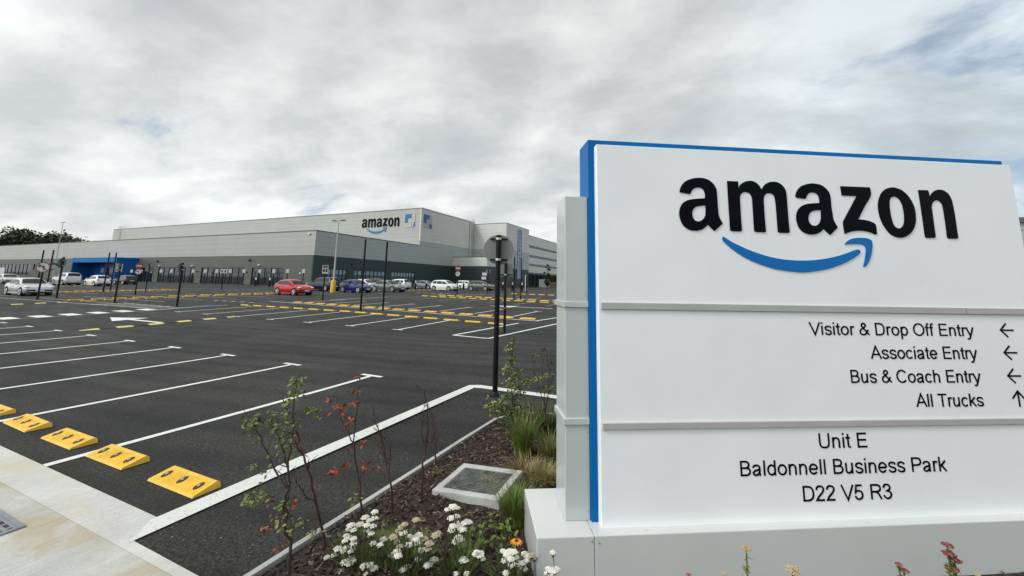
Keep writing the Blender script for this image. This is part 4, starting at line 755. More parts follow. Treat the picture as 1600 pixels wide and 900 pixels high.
# stepped corner, low volume and office
X1 = 11.4
mb = MB(); mb.box(.002, X1-.352, 59.7, 60.05, 11.7, 19.7); mb.box(X1-T, X1, 59.7, 78.1, 11.7, 19.7); mb.build('upper_wall', CL_LIGHT2, WH)
mb = MB(); mb.box(.002, X1-.352, 59.7, 60.05, 8.3, 11.7); mb.box(X1-T, X1, 59.7, 78.1, 5.85, 11.7); mb.build('middle_wall', CL_MID, WH)
mb = MB(); mb.box(.002, X1-.352, 47.5, 47.85, 5.85, 8.4); mb.box(X1-T, X1, 47.5, 59.698, 5.85, 8.4); mb.build('upper_wall', CL_LIGHT2, WH)
mb = MB(); mb.box(.002, X1-.352, 47.5, 47.85, -.2, 5.85); mb.box(X1-T, X1, 47.5, 78.1, -.2, 5.85); mb.build('lower_wall', CL_DARK, WH)
holesO = [(78.4, 119.9, 13.7, 14.5), (78.4, 119.9, 10.3, 11.15), (78.4, 119.9, 7.35, 8.1)]
mb = MB(); tiles(mb, 78.102, 120, 5.05, 17.9, holesO, lambda a, b, c, d: mb.box(X1-T, X1, a, b, c, d)); mb.build('upper_wall', CL_LIGHT2, WH)
dock_y = [79.2+4.05*k for k in range(10)]
mb = MB(); tiles(mb, 78.102, 120, -.2, 5.05, [(y, y+3.0, -.1, 3.9) for y in dock_y], lambda a, b, c, d: mb.box(X1-T, X1, a, b, c, d)); mb.build('lower_wall', CL_DARK, WH)
# roofs and cappings
mb = MB(); mb.box(-159.9, -.36, .36, 31.6, 10.0, 10.2); mb.box(-157.9, -.36, 32.1, 110, 19.8, 20.0); mb.box(.01, X1-.36, 47.9, 59.6, 8.0, 8.2); mb.box(-8, X1-.36, 60.1, 78, 19.3, 19.5); mb.box(-8, X1-.36, 78.1, 119.9, 17.5, 17.7); mb.build('roof', M_ROOF, WH)
mb = MB()
mb.box(-160.1, .06, -.06, .42, 10.402, 10.56); mb.box(-.42, .06, .422, 31.63, 10.402, 10.56); mb.box(-158.4, .06, 31.64, 32.1, 20.202, 20.36); mb.box(-.42, .06, 32.102, 59.7, 20.202, 20.36)
mb.box(.062, X1+.06, 59.64, 60.1, 19.702, 19.84); mb.box(X1-.42, X1+.06, 60.102, 78.16, 19.702, 19.84); mb.box(X1-.42, X1+.06, 78.162, 120, 17.902, 18.03); mb.box(.062, X1+.06, 47.44, 47.9, 8.402, 8.54); mb.box(X1-.42, X1+.06, 47.902, 59.63, 8.402, 8.54)
mb.build('parapet_capping', M_CAP, WH)
mb = MB(); mb.box(-160, .03, -.035, -.002, 5.75, 5.84); mb.box(.002, .035, 0, 47.4, 5.75, 5.84); mb.build('flashing', M_CAP, WH)
mb = MB(); mb.box(-150, -1, 31.0, 31.69, 9.8, 10.29); mb.box(-159.9, -159.5, .36, 31.6, -.2, 10.0); mb.build('gutter', M_ROOF, WH)
# windows: name, pane, frame bars
def window(name, plane, a0, a1, z0, z1, nx, rows, glass, depth=.18, bar=.07, doors=()):
    Pt = (lambda u, z, h: (u, h, z)) if plane[0] == 'y' else (lambda u, z, h: (plane[1]-h, u, z))
    def bx(mb, u0, u1, q0, q1, h0, h1):
        p, q = Pt(u0, q0, h0), Pt(u1, q1, h1); mb.box(min(p[0], q[0]), max(p[0], q[0]), min(p[1], q[1]), max(p[1], q[1]), min(p[2], q[2]), max(p[2], q[2]))
    m1 = MB(); bx(m1, a0, a1, z0, z1, depth, depth+.05); w = m1.build(name, glass, WH)
    m2 = MB(); h0, h1 = depth-.10, depth-.002
    for i in range(nx+1):
        u = a0+(a1-a0)*i/nx; k = bar*(1.6 if i in (0, nx) else 1)
        bx(m2, max(a0, u-k/2), min(a1, u+k/2), z0, z1, h0, h1)
    for z in [z0+bar*.5, z1-bar*.5]+[z0+(z1-z0)*r for r in rows]: bx(m2, a0, a1, z-bar/2, z+bar/2, h0-.004, h1-.001)
    m2.build('window_frame', M_FRAME, w)
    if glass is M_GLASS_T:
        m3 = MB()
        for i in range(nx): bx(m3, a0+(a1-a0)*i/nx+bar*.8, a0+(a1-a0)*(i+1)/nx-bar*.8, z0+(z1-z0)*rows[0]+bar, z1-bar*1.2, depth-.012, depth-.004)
        m3.build('painted_sky_pane', M_GLASS_SKY, w)  # overlay on the top row, coloured like reflected sky
    return w
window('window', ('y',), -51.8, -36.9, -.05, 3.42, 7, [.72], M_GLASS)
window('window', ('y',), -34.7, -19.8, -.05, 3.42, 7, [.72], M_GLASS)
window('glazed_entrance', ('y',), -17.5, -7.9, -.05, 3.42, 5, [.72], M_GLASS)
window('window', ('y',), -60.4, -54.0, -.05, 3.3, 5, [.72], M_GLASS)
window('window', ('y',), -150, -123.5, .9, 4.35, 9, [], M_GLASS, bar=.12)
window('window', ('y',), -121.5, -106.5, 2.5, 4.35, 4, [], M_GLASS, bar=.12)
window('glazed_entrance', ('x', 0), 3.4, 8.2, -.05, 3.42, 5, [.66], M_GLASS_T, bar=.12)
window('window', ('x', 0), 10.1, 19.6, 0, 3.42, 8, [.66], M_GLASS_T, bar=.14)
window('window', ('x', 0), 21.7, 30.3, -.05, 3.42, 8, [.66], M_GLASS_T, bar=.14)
for z0, z1 in ((13.7, 14.5), (10.3, 11.15), (7.35, 8.1)):
    window('ribbon_window', ('x', X1), 78.4, 119.9, z0, z1, 34, [], M_GLASS_B, bar=.16)
mb = MB(); mb.box(X1+.003, X1+.06, 68.4, 71.6, 2.6, 18.8); vw = mb.build('stair_window', M_GLASS_B, WH)
mb = MB()
for k in range(13): mb.box(X1+.062, X1+.12, 68.4, 71.6, 2.55+k*1.35, 2.64+k*1.35)
for y in (68.35, 70.0, 71.55): mb.box(X1+.0625, X1+.11, y, y+.1, 2.6, 18.8)
mb.build('window_frame', M_FRAME, vw)
M_DOCK = mat('dark_dock_door', (.012, .012, .014), .8, var=.3); M_SHELTER = mat('dock_shelter', (.02, .02, .022), .8)  # dock doors are near black all over
M_LAMPW = mat('pale_lamp', (.75, .76, .74), .4)
for i, y in enumerate(dock_y):
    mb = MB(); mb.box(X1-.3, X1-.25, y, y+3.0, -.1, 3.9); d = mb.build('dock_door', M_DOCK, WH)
    mb = MB(); mb.box(X1+.002, X1+.45, y-.35, y-.002, .7, 4.2); mb.box(X1+.002, X1+.45, y+3.002, y+3.35, .7, 4.2); mb.box(X1+.002, X1+.45, y-.35, y+3.35, 4.202, 4.6); mb.build('dock_shelter', M_SHELTER, d)
    mb = MB(); mb.bevbox(X1+.002, X1+.3, y+3.45, y+3.8, 4.35, 4.75, .05); mb.build('dock_lamp', M_LAMPW, d)
# blue entrance box
mb = MB(); x0, x1, yf = -84.0, -61.2, -4.3
mb.box(x0, x1, yf, -.002, 4.45, 5.62); mb.box(x0, x0+.6, yf, -.002, -.2, 4.448); 
e = mb.build('entrance_canopy', M_BLUE, WH)
mb = MB(); mb.box(x1-.6, x1, yf+.002, -.002, -.2, 4.447); mb.build('side_wall', mat('canopy_side_blue', (.006, .10, .36), .35, var=.06), e)
mb = MB(); mb.box(x0+.6, x1-.6, -.4, -.01, -.1, 4.44); mb.build('recess', M_BLUE_D, e)
mb = MB()
for k in range(7): mb.box(x0+9.5+1.6*k, x0+9.6+1.6*k, -.5, -.41, 0, 3.2)
mb.box(x0+9.4, x1-.7, -.46, -.42, 0, 3.2); mb.build('glazed_door', M_GLASS, e)
mb = MB(); mb.box(x0+6.0, x0+7.3, -.43, -.402, 2.0, 3.2); mb.build('notice_board', M_WHITE_GREY, e)
# cameras and lamps on the walls
for x, z in ((-52.3, 4.78), (-18.3, 4.88)):
    mb = MB(); mb.ball((x, -.25, z), (.22, .22, .2), 10); mb.box(x-.06, x+.06, -.2, -.002, z+.1, z+.25); mb.build('dome_camera', M_BLACK, WH)
for x, z in ((-51.2, 3.8), (-38.0, 3.8), (-15.2, 3.95), (-1.6, 9.9)):
    mb = MB(); mb.bevbox(x-.3, x+.3, -.28, -.002, z-.09, z+.09, .03); mb.build('wall_lamp', M_LAMPW, WH)
for x, z in ((-36.0, 2.5), (-19.0, 2.5), (-3.2, 2.4)):
    mb = MB(); mb.bevbox(x-.14, x+.14, -.14, -.002, z-.14, z+.14, .02); mb.build('wall_box', M_BLACK if x < -5 else M_LAMPW, WH)
for y, z in ((9.2, 4.55), (40.2, 4.4), (54, 3.5)):
    mb = MB(); mb.bevbox(.002, .22, y-.15, y+.15, z-.12, z+.12, .03); mb.build('wall_lamp', M_BLACK, WH)
for y, z in ((15, 9.6), (3.5, 9.85), (42, 15.6)):
    mb = MB(); mb.bevbox(.002, .25, y-.12, y+.12, z-.1, z+.1, .03); mb.build('wall_lamp', M_LAMPW, WH)
# drain pipes on the side wall
mb = MB()
for y in (56.5, 59.0): mb.cyl((.12, y, 8.6), (.12, y, 20.0), .10, 8)
mb.build('drain_pipe', M_ROOF, WH)
# caged ladders
def ladder(ox, oy, z0, z1, ax):
    mb = MB(); V = (lambda a, b, z: (ox+a, oy-b, z)) if ax == 'y' else (lambda a, b, z: (ox+b, oy+a, z))
    for a in (-.35, .35): mb.cyl(V(a, .25, z0), V(a, .25, z1+1.1), .05, 6)
    n = int((z1-z0)/.45)
    for k in range(n): mb.cyl(V(-.35, .25, z0+.45*k), V(.35, .25, z0+.45*k), .03, 5)
    k = z0+2.2
    while k < z1+1.2:
        mb.tube([V(-.35, .25, k), V(-.45, .7, k), V(0, 1.0, k), V(.45, .7, k), V(.35, .25, k)], .03, 5); k += 1.1
    for a in (-.42, 0, .42): mb.cyl(V(a, .75 if a else 1.0, z0+2.2), V(a, .75 if a else 1.0, z1+1.1), .025, 5)
    for z in (z1+.6, z1+1.1):
        mb.tube([V(-.35, .25, z), V(-.35, -2.0, z), V(3.2, -2.0, z)], .04, 5); mb.tube([V(.35, .25, z), V(.5, -.5, z), V(3.2, -.5, z)], .04, 5)
    mb.build('caged_ladder', M_STEEL, WH)
ladder(-152.5, 31.64, 10.3, 20.2, 'y'); ladder(0.0, 58.0, 11.8, 20.2, 'x')
mb = MB()
for y in range(34, 58, 3): mb.cyl((-1.6, y, 20.0), (-1.6, y, 21.0), .03, 5)
mb.tube([(-1.6, 34, 21.0), (-1.6, 57, 21.0)], .03, 5); mb.tube([(-1.6, 34, 20.5), (-1.6, 57, 20.5)], .025, 5); mb.build('roof_rail', M_STEEL, WH)
# lettering on the wall: same letterforms, mapped to the wall
sx = (20.2-7.05)/2.42; ax_, az_ = -20.2+2.392*sx, 18.25-2.86*(18.25-15.75)/(2.86-2.428)
sz = (18.25-15.75)/(2.86-2.428)
Q3 = lambda a, b, h: (ax_+a*sx, 31.7-h, az_+b*sz)
for k in ('a1', 'm', 'a2', 'z', 'o', 'n'): solid(LOGO[k], .16, Q3, -.01, 'letter', M_BLACK_LETTER, WH)
arr = solid(LOGO['smile'], .16, Q3, -.01, 'smile_arrow', M_WALL_BLUE, WH)
solid(LOGO['head'], .16, Q3, -.01, 'arrow_head', M_WALL_BLUE, arr)
M_TILE = mat('beige_tile', (.44, .41, .36), .5, var=.06)
def wall_square(P, letter):
    pat = ['BBt', 'Btt', 'ttB']; a = MB(); b = MB(); 
    for r in range(3):
        for c in range(3):
            mb = b if pat[r][c] == 'B' else a
            p, q = P(c/3+.006, 1-r/3-.006, .02), P((c+1)/3-.006, 1-(r+1)/3+.006, .10)
            mb.box(min(p[0], q[0]), max(p[0], q[0]), min(p[1], q[1]), max(p[1], q[1]), min(p[2], q[2]), max(p[2], q[2]))
    o = a.build('wall_sign', M_TILE, WH); b.build('blue_tile', M_WALL_BLUE, o)
    if letter:
        m2 = MB()
        for ln in [[(.885, .055), (.76, .055), (.76, .275), (.885, .275)], [(.76, .165), (.87, .165)]]:
            stroke(m2, ln, .045, lambda u, v, h: P(u, v, .10+h), 0, .03)
        m2.build('unit_letter', M_LAMPW, o, fix=False)
wall_square(lambda u, v, h: (-5.2+3.3*u, 31.7-h, 15.35+3.5*v), True)
wall_square(lambda u, v, h: (h, 32.7+3.8*u, 15.35+3.5*v), False)
# ------------------------------------------------------------------ pale hoarding before the windows far left
t = thing('site_hoarding', 'pale solid hoarding standing before the far left windows of the warehouse', 'hoarding', (-196, 50, .65))
mb = MB()
for k in range(5): mb.box(-6+2.4*k, -3.63+2.4*k, -.05, .05, 0, 3.0)
mb.build('panel', M_WHITE_GREY, t); mb = MB()
for k in range(6): mb.box(-6.06+2.4*k, -5.95+2.4*k, .06, .15, 0, 3.1)
mb.build('post', M_CAP, t)
# ------------------------------------------------------------------ lamp posts
M_CONC_Y = mat('yellow_concrete_base', (.62, .43, .05), .8, var=.15, vscale=4)
def lamp_post(x, y, label, h=8.3, base=True):
    t = thing('lamp_post', label, 'lamp post', (x, y, zg(x, y)))
    if base:
        mb = MB(); mb.tube([(0, 0, 0), (0, 0, 1.25), (0, 0, 1.4)], [.30, .28, .22], 14); mb.build('base', M_CONC_Y, t)
    mb = MB(); mb.tube([(0, 0, .1), (0, 0, 1.6), (0, 0, h)], [.11, .10, .055], 10); mb.build('pole', M_POST_GREY, t)
    mb = MB(); mb.cyl((-.9, 0, h), (.9, 0, h), .04, 8); mb.build('bracket', M_POST_GREY, t)
    for s in (-1, 1):
        mb = MB(); mb.bevbox(.35 if s > 0 else -.95, .95 if s > 0 else -.35, -.17, .17, h-.05, h+.06, .03); mb.build('lamp_head', M_CAP, t)
    return t
lamp_post(-38.5, 35.0, 'tall grey lamp post in a yellow concrete base between the navy and blue cars')
lamp_post(-141.5, 45.0, 'tall grey lamp post before the warehouse, beside the dark trees', 13.9, False)
# ------------------------------------------------------------------ road signs and posts
M_WSIGN = mat('white_sign_face', (.62, .62, .62), .45); M_RSIGN = mat('red_sign', (.22, .045, .055), .5); M_BSIGN = mat('black_sign_mark', (.015, .015, .015), .4)
def post(name, label, x, y, h, r=.045, group=None, cat='post', rz=0.0):
    t = thing(name, label, cat, (x, y, zg(x, y)), rz, group)
    mb = MB(); mb.tube([(0, 0, -.05), (0, 0, h-.003)], r, 14)
    mb.tube([(0, 0, h-.003), (0, 0, h+.01)], [r*1.06, r*.9], 14); mb.build('pole', M_BLACK, t)
    mb = MB(); mb.tube([(0, 0, 0), (0, 0, .03), (0, 0, .031), (0, 0, .06)], [r*2.1, r*2.1, r*1.3, r*1.05], 14); mb.build('foot', M_BLACK, t)
    return t
def disc_back(t, z, r, off, side=-1, face=None):
    """disc plate fixed behind the pole: its grey back shows rails and clamps"""
    mb = MB(); mb.tube([(0, off, z), (0, off+.004, z)], r, 48, smooth=False); mb.build('sign_plate', M_GREY_BACK, t)
def clamps(t, zs, half, off, rp=.045):
    for z in zs:
        mb = MB(); mb.box(-half, half, off-.028, off-.002, z-.014, z+.014)
        mb.build('rail', M_BLACK, t)
        mb = MB(); mb.tube([(0, 0, z-.02), (0, 0, z+.02)], rp+.008, 14); mb.build('clamp', M_STEEL, t)
def disc_face(t, z, r, kind, off=-.06):
    """disc facing local -y"""
    mb = MB(); mb.tube([(0, off, z), (0, off-.005, z)], r, 32, smooth=False); p = mb.build('sign_plate', M_RSIGN if kind == 'stop' else M_WSIGN, t)
    if kind == 'stop':
        mb = MB(); mb.box(-r*.7, r*.7, off-.009, off-.0055, z-r*.16, z+r*.16); mb.build('bar', M_WSIGN, p); return
    mb = MB(); n = 40
    for i in range(n):
        a, b = 2*math.pi*i/n, 2*math.pi*(i+1)/n; q = [(math.cos(w)*rr, off-.008, z+math.sin(w)*rr) for w, rr in ((a, r), (b, r), (b, r*.84), (a, r*.84))]
        mb.add(q, [(0, 1, 2, 3)])
    mb.build('red_ring', M_RSIGN, p, fix=False)
    mb = MB(); PP = lambda a, b, h: (a, off-.008-h, z+b)
    stroke(mb, [(r*.12, -r*.55), (r*.12, r*.2), (-r*.45, r*.2)], r*.2, PP, 0, .002)
    mb.add([PP(-r*.45, r*.5, .001), PP(-r*.45, -r*.1, .001), PP(-r*.75, r*.2, .001)], [(0, 1, 2)]); mb.build('turn_arrow', M_BSIGN, p, fix=False)
    if kind == 'noturn':
        mb = MB(); stroke(mb, [(-r*.6, r*.6), (r*.6, -r*.6)], r*.14, lambda a, b, h: (a, off-.0105-h, z+b), 0, .001); mb.build('slash', M_RSIGN, p, fix=False)
G_T = 'tall plain black posts'
FACE = R(24)
# near sign seen from the back
t = post('road_sign', 'near round sign seen from its grey back, inside the white kerb corner', -3.47, 6.95, 2.86, .048, None, 'road sign', R(22))
disc_back(t, 2.60, .285, .066); clamps(t, (2.80, 2.41), .16, .066, .048)
t = post('road_sign', 'rectangular road sign seen from behind on a thin pole beside the white island', -6.59, 13.84, 2.53, .05, None, 'road sign', R(25))
mb = MB(); mb.box(-.24, .26, .066, .07, 2.02, 2.54); mb.build('sign_plate', M_GREY_BACK, t); clamps(t, (2.10,), .22, .066, .05)
mb = MB(); mb.tube([(0, 0, .86), (0, 0, .94)], .054, 12); mb.build('red_band', M_RSIGN, t)
post('black_post', 'taller left of two plain black posts before the warehouse corner', -17.30, 17.75, 3.99, .055, G_T)
post('black_post', 'right of two plain black posts before the warehouse corner', -16.52, 18.65, 3.89, .055, G_T)
t = post('road_sign', 'round road sign seen almost edge on, before the middle windows', -28.28, 14.38, 2.60, .055, None, 'road sign', R(115)); disc_back(t, 2.32, .28, .07); clamps(t, (2.45, 2.2), .15, .07, .055)
t = post('road_sign', 'small rectangular road sign edge on, before the blue entrance box', -35.39, 14.35, 2.55, .055, None, 'road sign', R(112))
mb = MB(); mb.box(-.22, .22, .07, .075, 2.02, 2.56); mb.build('sign_plate', M_WSIGN, t); clamps(t, (2.45, 2.15), .18, .07, .055)
t = post('road_sign', 'black pole with an edge on plate and a small arm, left of the blue entrance', -44.72, 14.62, 3.1, .06, None, 'road sign', R(118)); disc_back(t, 2.65, .36, .08); clamps(t, (2.85, 2.45), .2, .08, .06)
mb = MB(); mb.tube([(0, 0, 2.25), (.1, .35, 2.35), (.12, .75, 2.62)], .04, 8); mb.box(.05, .2, .5, .9, 2.5, 2.6); mb.build('arm', M_BLACK, t)
t = post('road_sign', 'no left turn sign with red ring standing before the silver saloon', -43.38, 13.22, 2.66, .055, None, 'road sign', R(58)); disc_face(t, 2.29, .37, 'noturn', -.075)
post('black_post', 'left of the paired tall black posts before the blue entrance', -53.89, 20.83, 3.85, .06, G_T)
post('black_post', 'right of the paired tall black posts before the blue entrance', -55.21, 21.88, 3.93, .06, G_T)
post('black_post', 'left of two tall black posts behind the no left turn sign', -58.4, 17.6, 4.0, .06, G_T)
post('black_post', 'right of two tall black posts behind the no left turn sign', -57.2, 17.9, 4.0, .06, G_T)
t = post('road_sign', 'red disc over a white turn sign, at the right edge of the blue box', -44.93, 19.53, 2.78, .05, None, 'road sign', R(48)); disc_face(t, 2.52, .27, 'stop', -.07); disc_face(t, 2.0, .24, 'turn', -.07)
t = post('road_sign', 'round road sign seen from behind before the dark glazed doors', -51.4, 23.15, 2.85, .05, None, 'road sign', R(40)); disc_back(t, 2.27, .33, .07); clamps(t, (2.4, 2.1), .2, .07, .05)
def board(t, z0, z1, w):
    mb = MB(); mb.box(-w/2, w/2, -.075, -.07, z0, z1); p = mb.build('sign_plate', M_WSIGN, t)
    mb = MB(); mb.box(-w/2+.03, w/2-.03, -.079, -.0752, z1-.22, z1-.03); mb.build('red_header', M_RSIGN, p)
    mb = MB()
    for s in (-1, 1): mb.box(s*w*.22-.07, s*w*.22+.07, -.079, -.0752, z0+.12, z0+.36)
    mb.build('symbol', M_BSIGN, p)
t = post('road_sign', 'white board with red header before the second long window', -54.02, 32.04, 2.8, .055, None, 'road sign', R(52)); board(t, 2.0, 2.75, .72)
t = post('road_sign', 'white board with red header on a black post beside the navy car', -26.46, 23.17, 2.62, .05, None, 'road sign', R(48)); board(t, 2.03, 2.68, .42)
t = post('road_sign', 'red disc over a white turn sign before the white people carrier', -25.29, 40.45, 3.2, .055, None, 'road sign', R(35)); disc_face(t, 2.93, .33, 'stop', -.075); disc_face(t, 2.30, .29, 'turn', -.075)
t = post('road_sign', 'round sign with a white plate beside it before the dark off roader', -23.99, 45.41, 3.0, .055, None, 'road sign', R(30)); disc_back(t, 2.70, .30, .075)
mb = MB(); mb.box(-.75, -.2, -.07, -.06, 2.2, 2.55); mb.box(-.82, -.27, -.07, -.06, 1.72, 2.05); mb.build('white_plate', M_WSIGN, t)
mb = MB(); mb.cyl((-.75, 0, 2.36), (0, 0, 2.36), .03, 6); mb.cyl((-.75, 0, 1.9), (0, 0, 1.9), .03, 6); mb.build('arm', M_BLACK, t)
post('black_post', 'left of two tall thin posts between the round sign and the white monolith', -15.49, 34.37, 3.79, .055, G_T)
post('black_post', 'right of two tall thin posts between the round sign and the white monolith', -14.56, 33.76, 3.70, .055, G_T)
post('black_post', 'short black post nearest the loading docks', -20.86, 50.1, 2.3, .07, 'short posts by the docks')
t = thing('white_post', 'thin white post left of the loading docks', 'post', (-27.6, 66, .65)); mb = MB(); mb.tube([(0, 0, 0), (0, 0, 2.6)], .09, 10); mb.build('pole', M_WSIGN, t); mb = MB(); mb.tube([(0, 0, 2.6), (0, 0, 2.72)], [.1, .04], 10); mb.build('cap', M_WSIGN, t)
t = thing('yellow_post', 'tall yellow post rising right of the round sign', 'post', (-31.6, 66.7, .65)); mb = MB(); mb.tube([(0, 0, 0), (0, 0, 2.9)], .13, 12); mb.build('pole', M_CONC_Y, t); mb = MB(); mb.tube([(0, 0, 2.9), (0, 0, 3.0)], [.13, .05], 12); mb.build('cap', M_CONC_Y, t)
# bay number signs along the front
for k, (x, z) in enumerate(((-117.97, 2.99), (-113.92, 3.02), (-110.01, 3.04), (-105.98, 3.06), (-102.1, 3.08), (-94.31, 3.13), (-90.2, 3.15), (-86.45, 3.17), (-82.26, 3.2), (-78.14, 3.22), (-73.67, 3.25), (-69.82, 3.27), (-66.22, 3.29), (-62.21, 3.31))):
    t = thing('bay_sign', 'slim post with a small white plate in the line along the warehouse front', 'bay sign', (x, 50, .65), R(38), 'bay signs along the front')
    h = z-.65; mb = MB(); mb.tube([(0, 0, 0), (0, 0, h+.3)], .08, 8); mb.build('pole', M_BLACK, t)
    mb = MB(); mb.box(-.24, .24, -.12, -.085, h-.33, h+.33); mb.build('white_plate', M_WSIGN, t)
for x, y, lb in ((-68.5, 46, 'left black charging pedestal with a white light before the glazed entrance'), (-65.0, 46, 'right black charging pedestal with a white light before the glazed entrance'),
        (-40.38, 52.5, 'black charging pedestal between the grey green hatchback and the posts'), (-39.8, 54.5, 'black charging pedestal beside the black car'), (-37.5, 62, 'black charging pedestal right of the white people carrier'),
        (-37.0, 64, 'black charging pedestal left of the dark off roader'), (-41.3, 50, 'black charging pedestal behind the grey saloon'), (-31.95, 66, 'charging pedestal beside the yellow post'), (-30.1, 66, 'charging pedestal left of the stair window foot'), (-28.3, 66, 'charging pedestal right of the stair window foot')):
    t = thing('charging_pedestal', lb, 'pedestal', (x, y, .65), R(45), 'charging pedestals')
    mb = MB(); mb.bevbox(-.13, .13, -.13, .13, 0, 1.45, .02); mb.build('body', M_BLACK, t)
    mb = MB(); mb.bevbox(-.1, .1, -.165, -.132, 1.02, 1.42, .02); mb.build('light_panel', M_LAMPW, t)

# ------------------------------------------------------------------ parked cars
M_GLASS_CAR = mat('car_glass', (.010, .012, .014), .06, spec=.28)
M_TYRE = mat('tyre', (.015, .015, .015), .85); M_RIM = mat('alloy_rim', (.50, .51, .52), .3, metal=.8); M_ARCH = mat('wheel_arch', (.006, .006, .006), .9)
M_HEADL = mat('headlight', (.62, .65, .67), .12, spec=.8); M_TAIL = mat('tail_light', (.30, .015, .015), .2, spec=.7); M_TRIM = mat('black_trim', (.014, .014, .015), .5)
M_PLATE = mat('number_plate', (.70, .70, .66), .5); M_PLATE_Y = mat('yellow_plate', (.70, .70, .66), .5)
def car_paint(name, col, metal=.0): return mat('paint_'+name, col, .22, metal=metal, coat=.45, spec=.4, var=.03, vscale=2)
PROF = {  # lists of (x/L, z/H): upper outline, belt line; windscreen, rear screen and side glass spans
 'hatch': dict(top=[(0, .40), (.02, .60), (.05, .70), (.11, .84), (.20, .95), (.30, .99), (.40, 1.0), (.52, .975), (.60, .90), (.745, .665), (.85, .615), (.93, .55), (.975, .46), (1, .34)],
               belt=[(0, .40), (.02, .60), (.05, .66), (.13, .655), (.3, .64), (.6, .62), (.745, .63), (.85, .60), (.93, .54), (.975, .45), (1, .33)], ws=(.575, .745), rs=(.045, .19), sg=(.13, .70), pil=(.36,)),
 'mpv': dict(top=[(0, .40), (.015, .60), (.04, .70), (.10, .93), (.18, .985), (.40, 1.0), (.55, .975), (.64, .90), (.79, .665), (.88, .60), (.945, .53), (.98, .44), (1, .33)],
               belt=[(0, .40), (.015, .58), (.04, .64), (.10, .63), (.3, .61), (.6, .59), (.79, .62), (.88, .585), (.945, .52), (.98, .43), (1, .32)], ws=(.615, .79), rs=(.035, .12), sg=(.10, .745), pil=(.28, .5)),
 'suv': dict(top=[(0, .42), (.015, .64), (.03, .72), (.075, .94), (.14, .99), (.40, 1.0), (.52, .985), (.60, .93), (.725, .695), (.85, .655), (.94, .60), (.98, .52), (1, .38)],
               belt=[(0, .42), (.015, .62), (.03, .66), (.075, .65), (.3, .64), (.6, .635), (.725, .655), (.85, .64), (.94, .59), (.98, .51), (1, .37)], ws=(.585, .725), rs=(.028, .09), sg=(.085, .685), pil=(.30, .46)),
 'sedan': dict(top=[(0, .38), (.015, .60), (.04, .67), (.15, .70), (.19, .74), (.30, .95), (.38, .995), (.46, 1.0), (.55, .97), (.60, .92), (.72, .68), (.85, .62), (.94, .54), (.98, .45), (1, .34)],
               belt=[(0, .38), (.015, .58), (.04, .64), (.15, .655), (.19, .65), (.3, .64), (.6, .62), (.72, .645), (.85, .605), (.94, .53), (.98, .44), (1, .33)], ws=(.575, .72), rs=(.185, .32), sg=(.22, .69), pil=(.45,)),
}
def interp(T, x):
    for (a, b), (c, d) in zip(T[:-1], T[1:]):
        if x <= c: return b+(d-b)*(x-a)/(c-a) if c > a else d
    return T[-1][1]
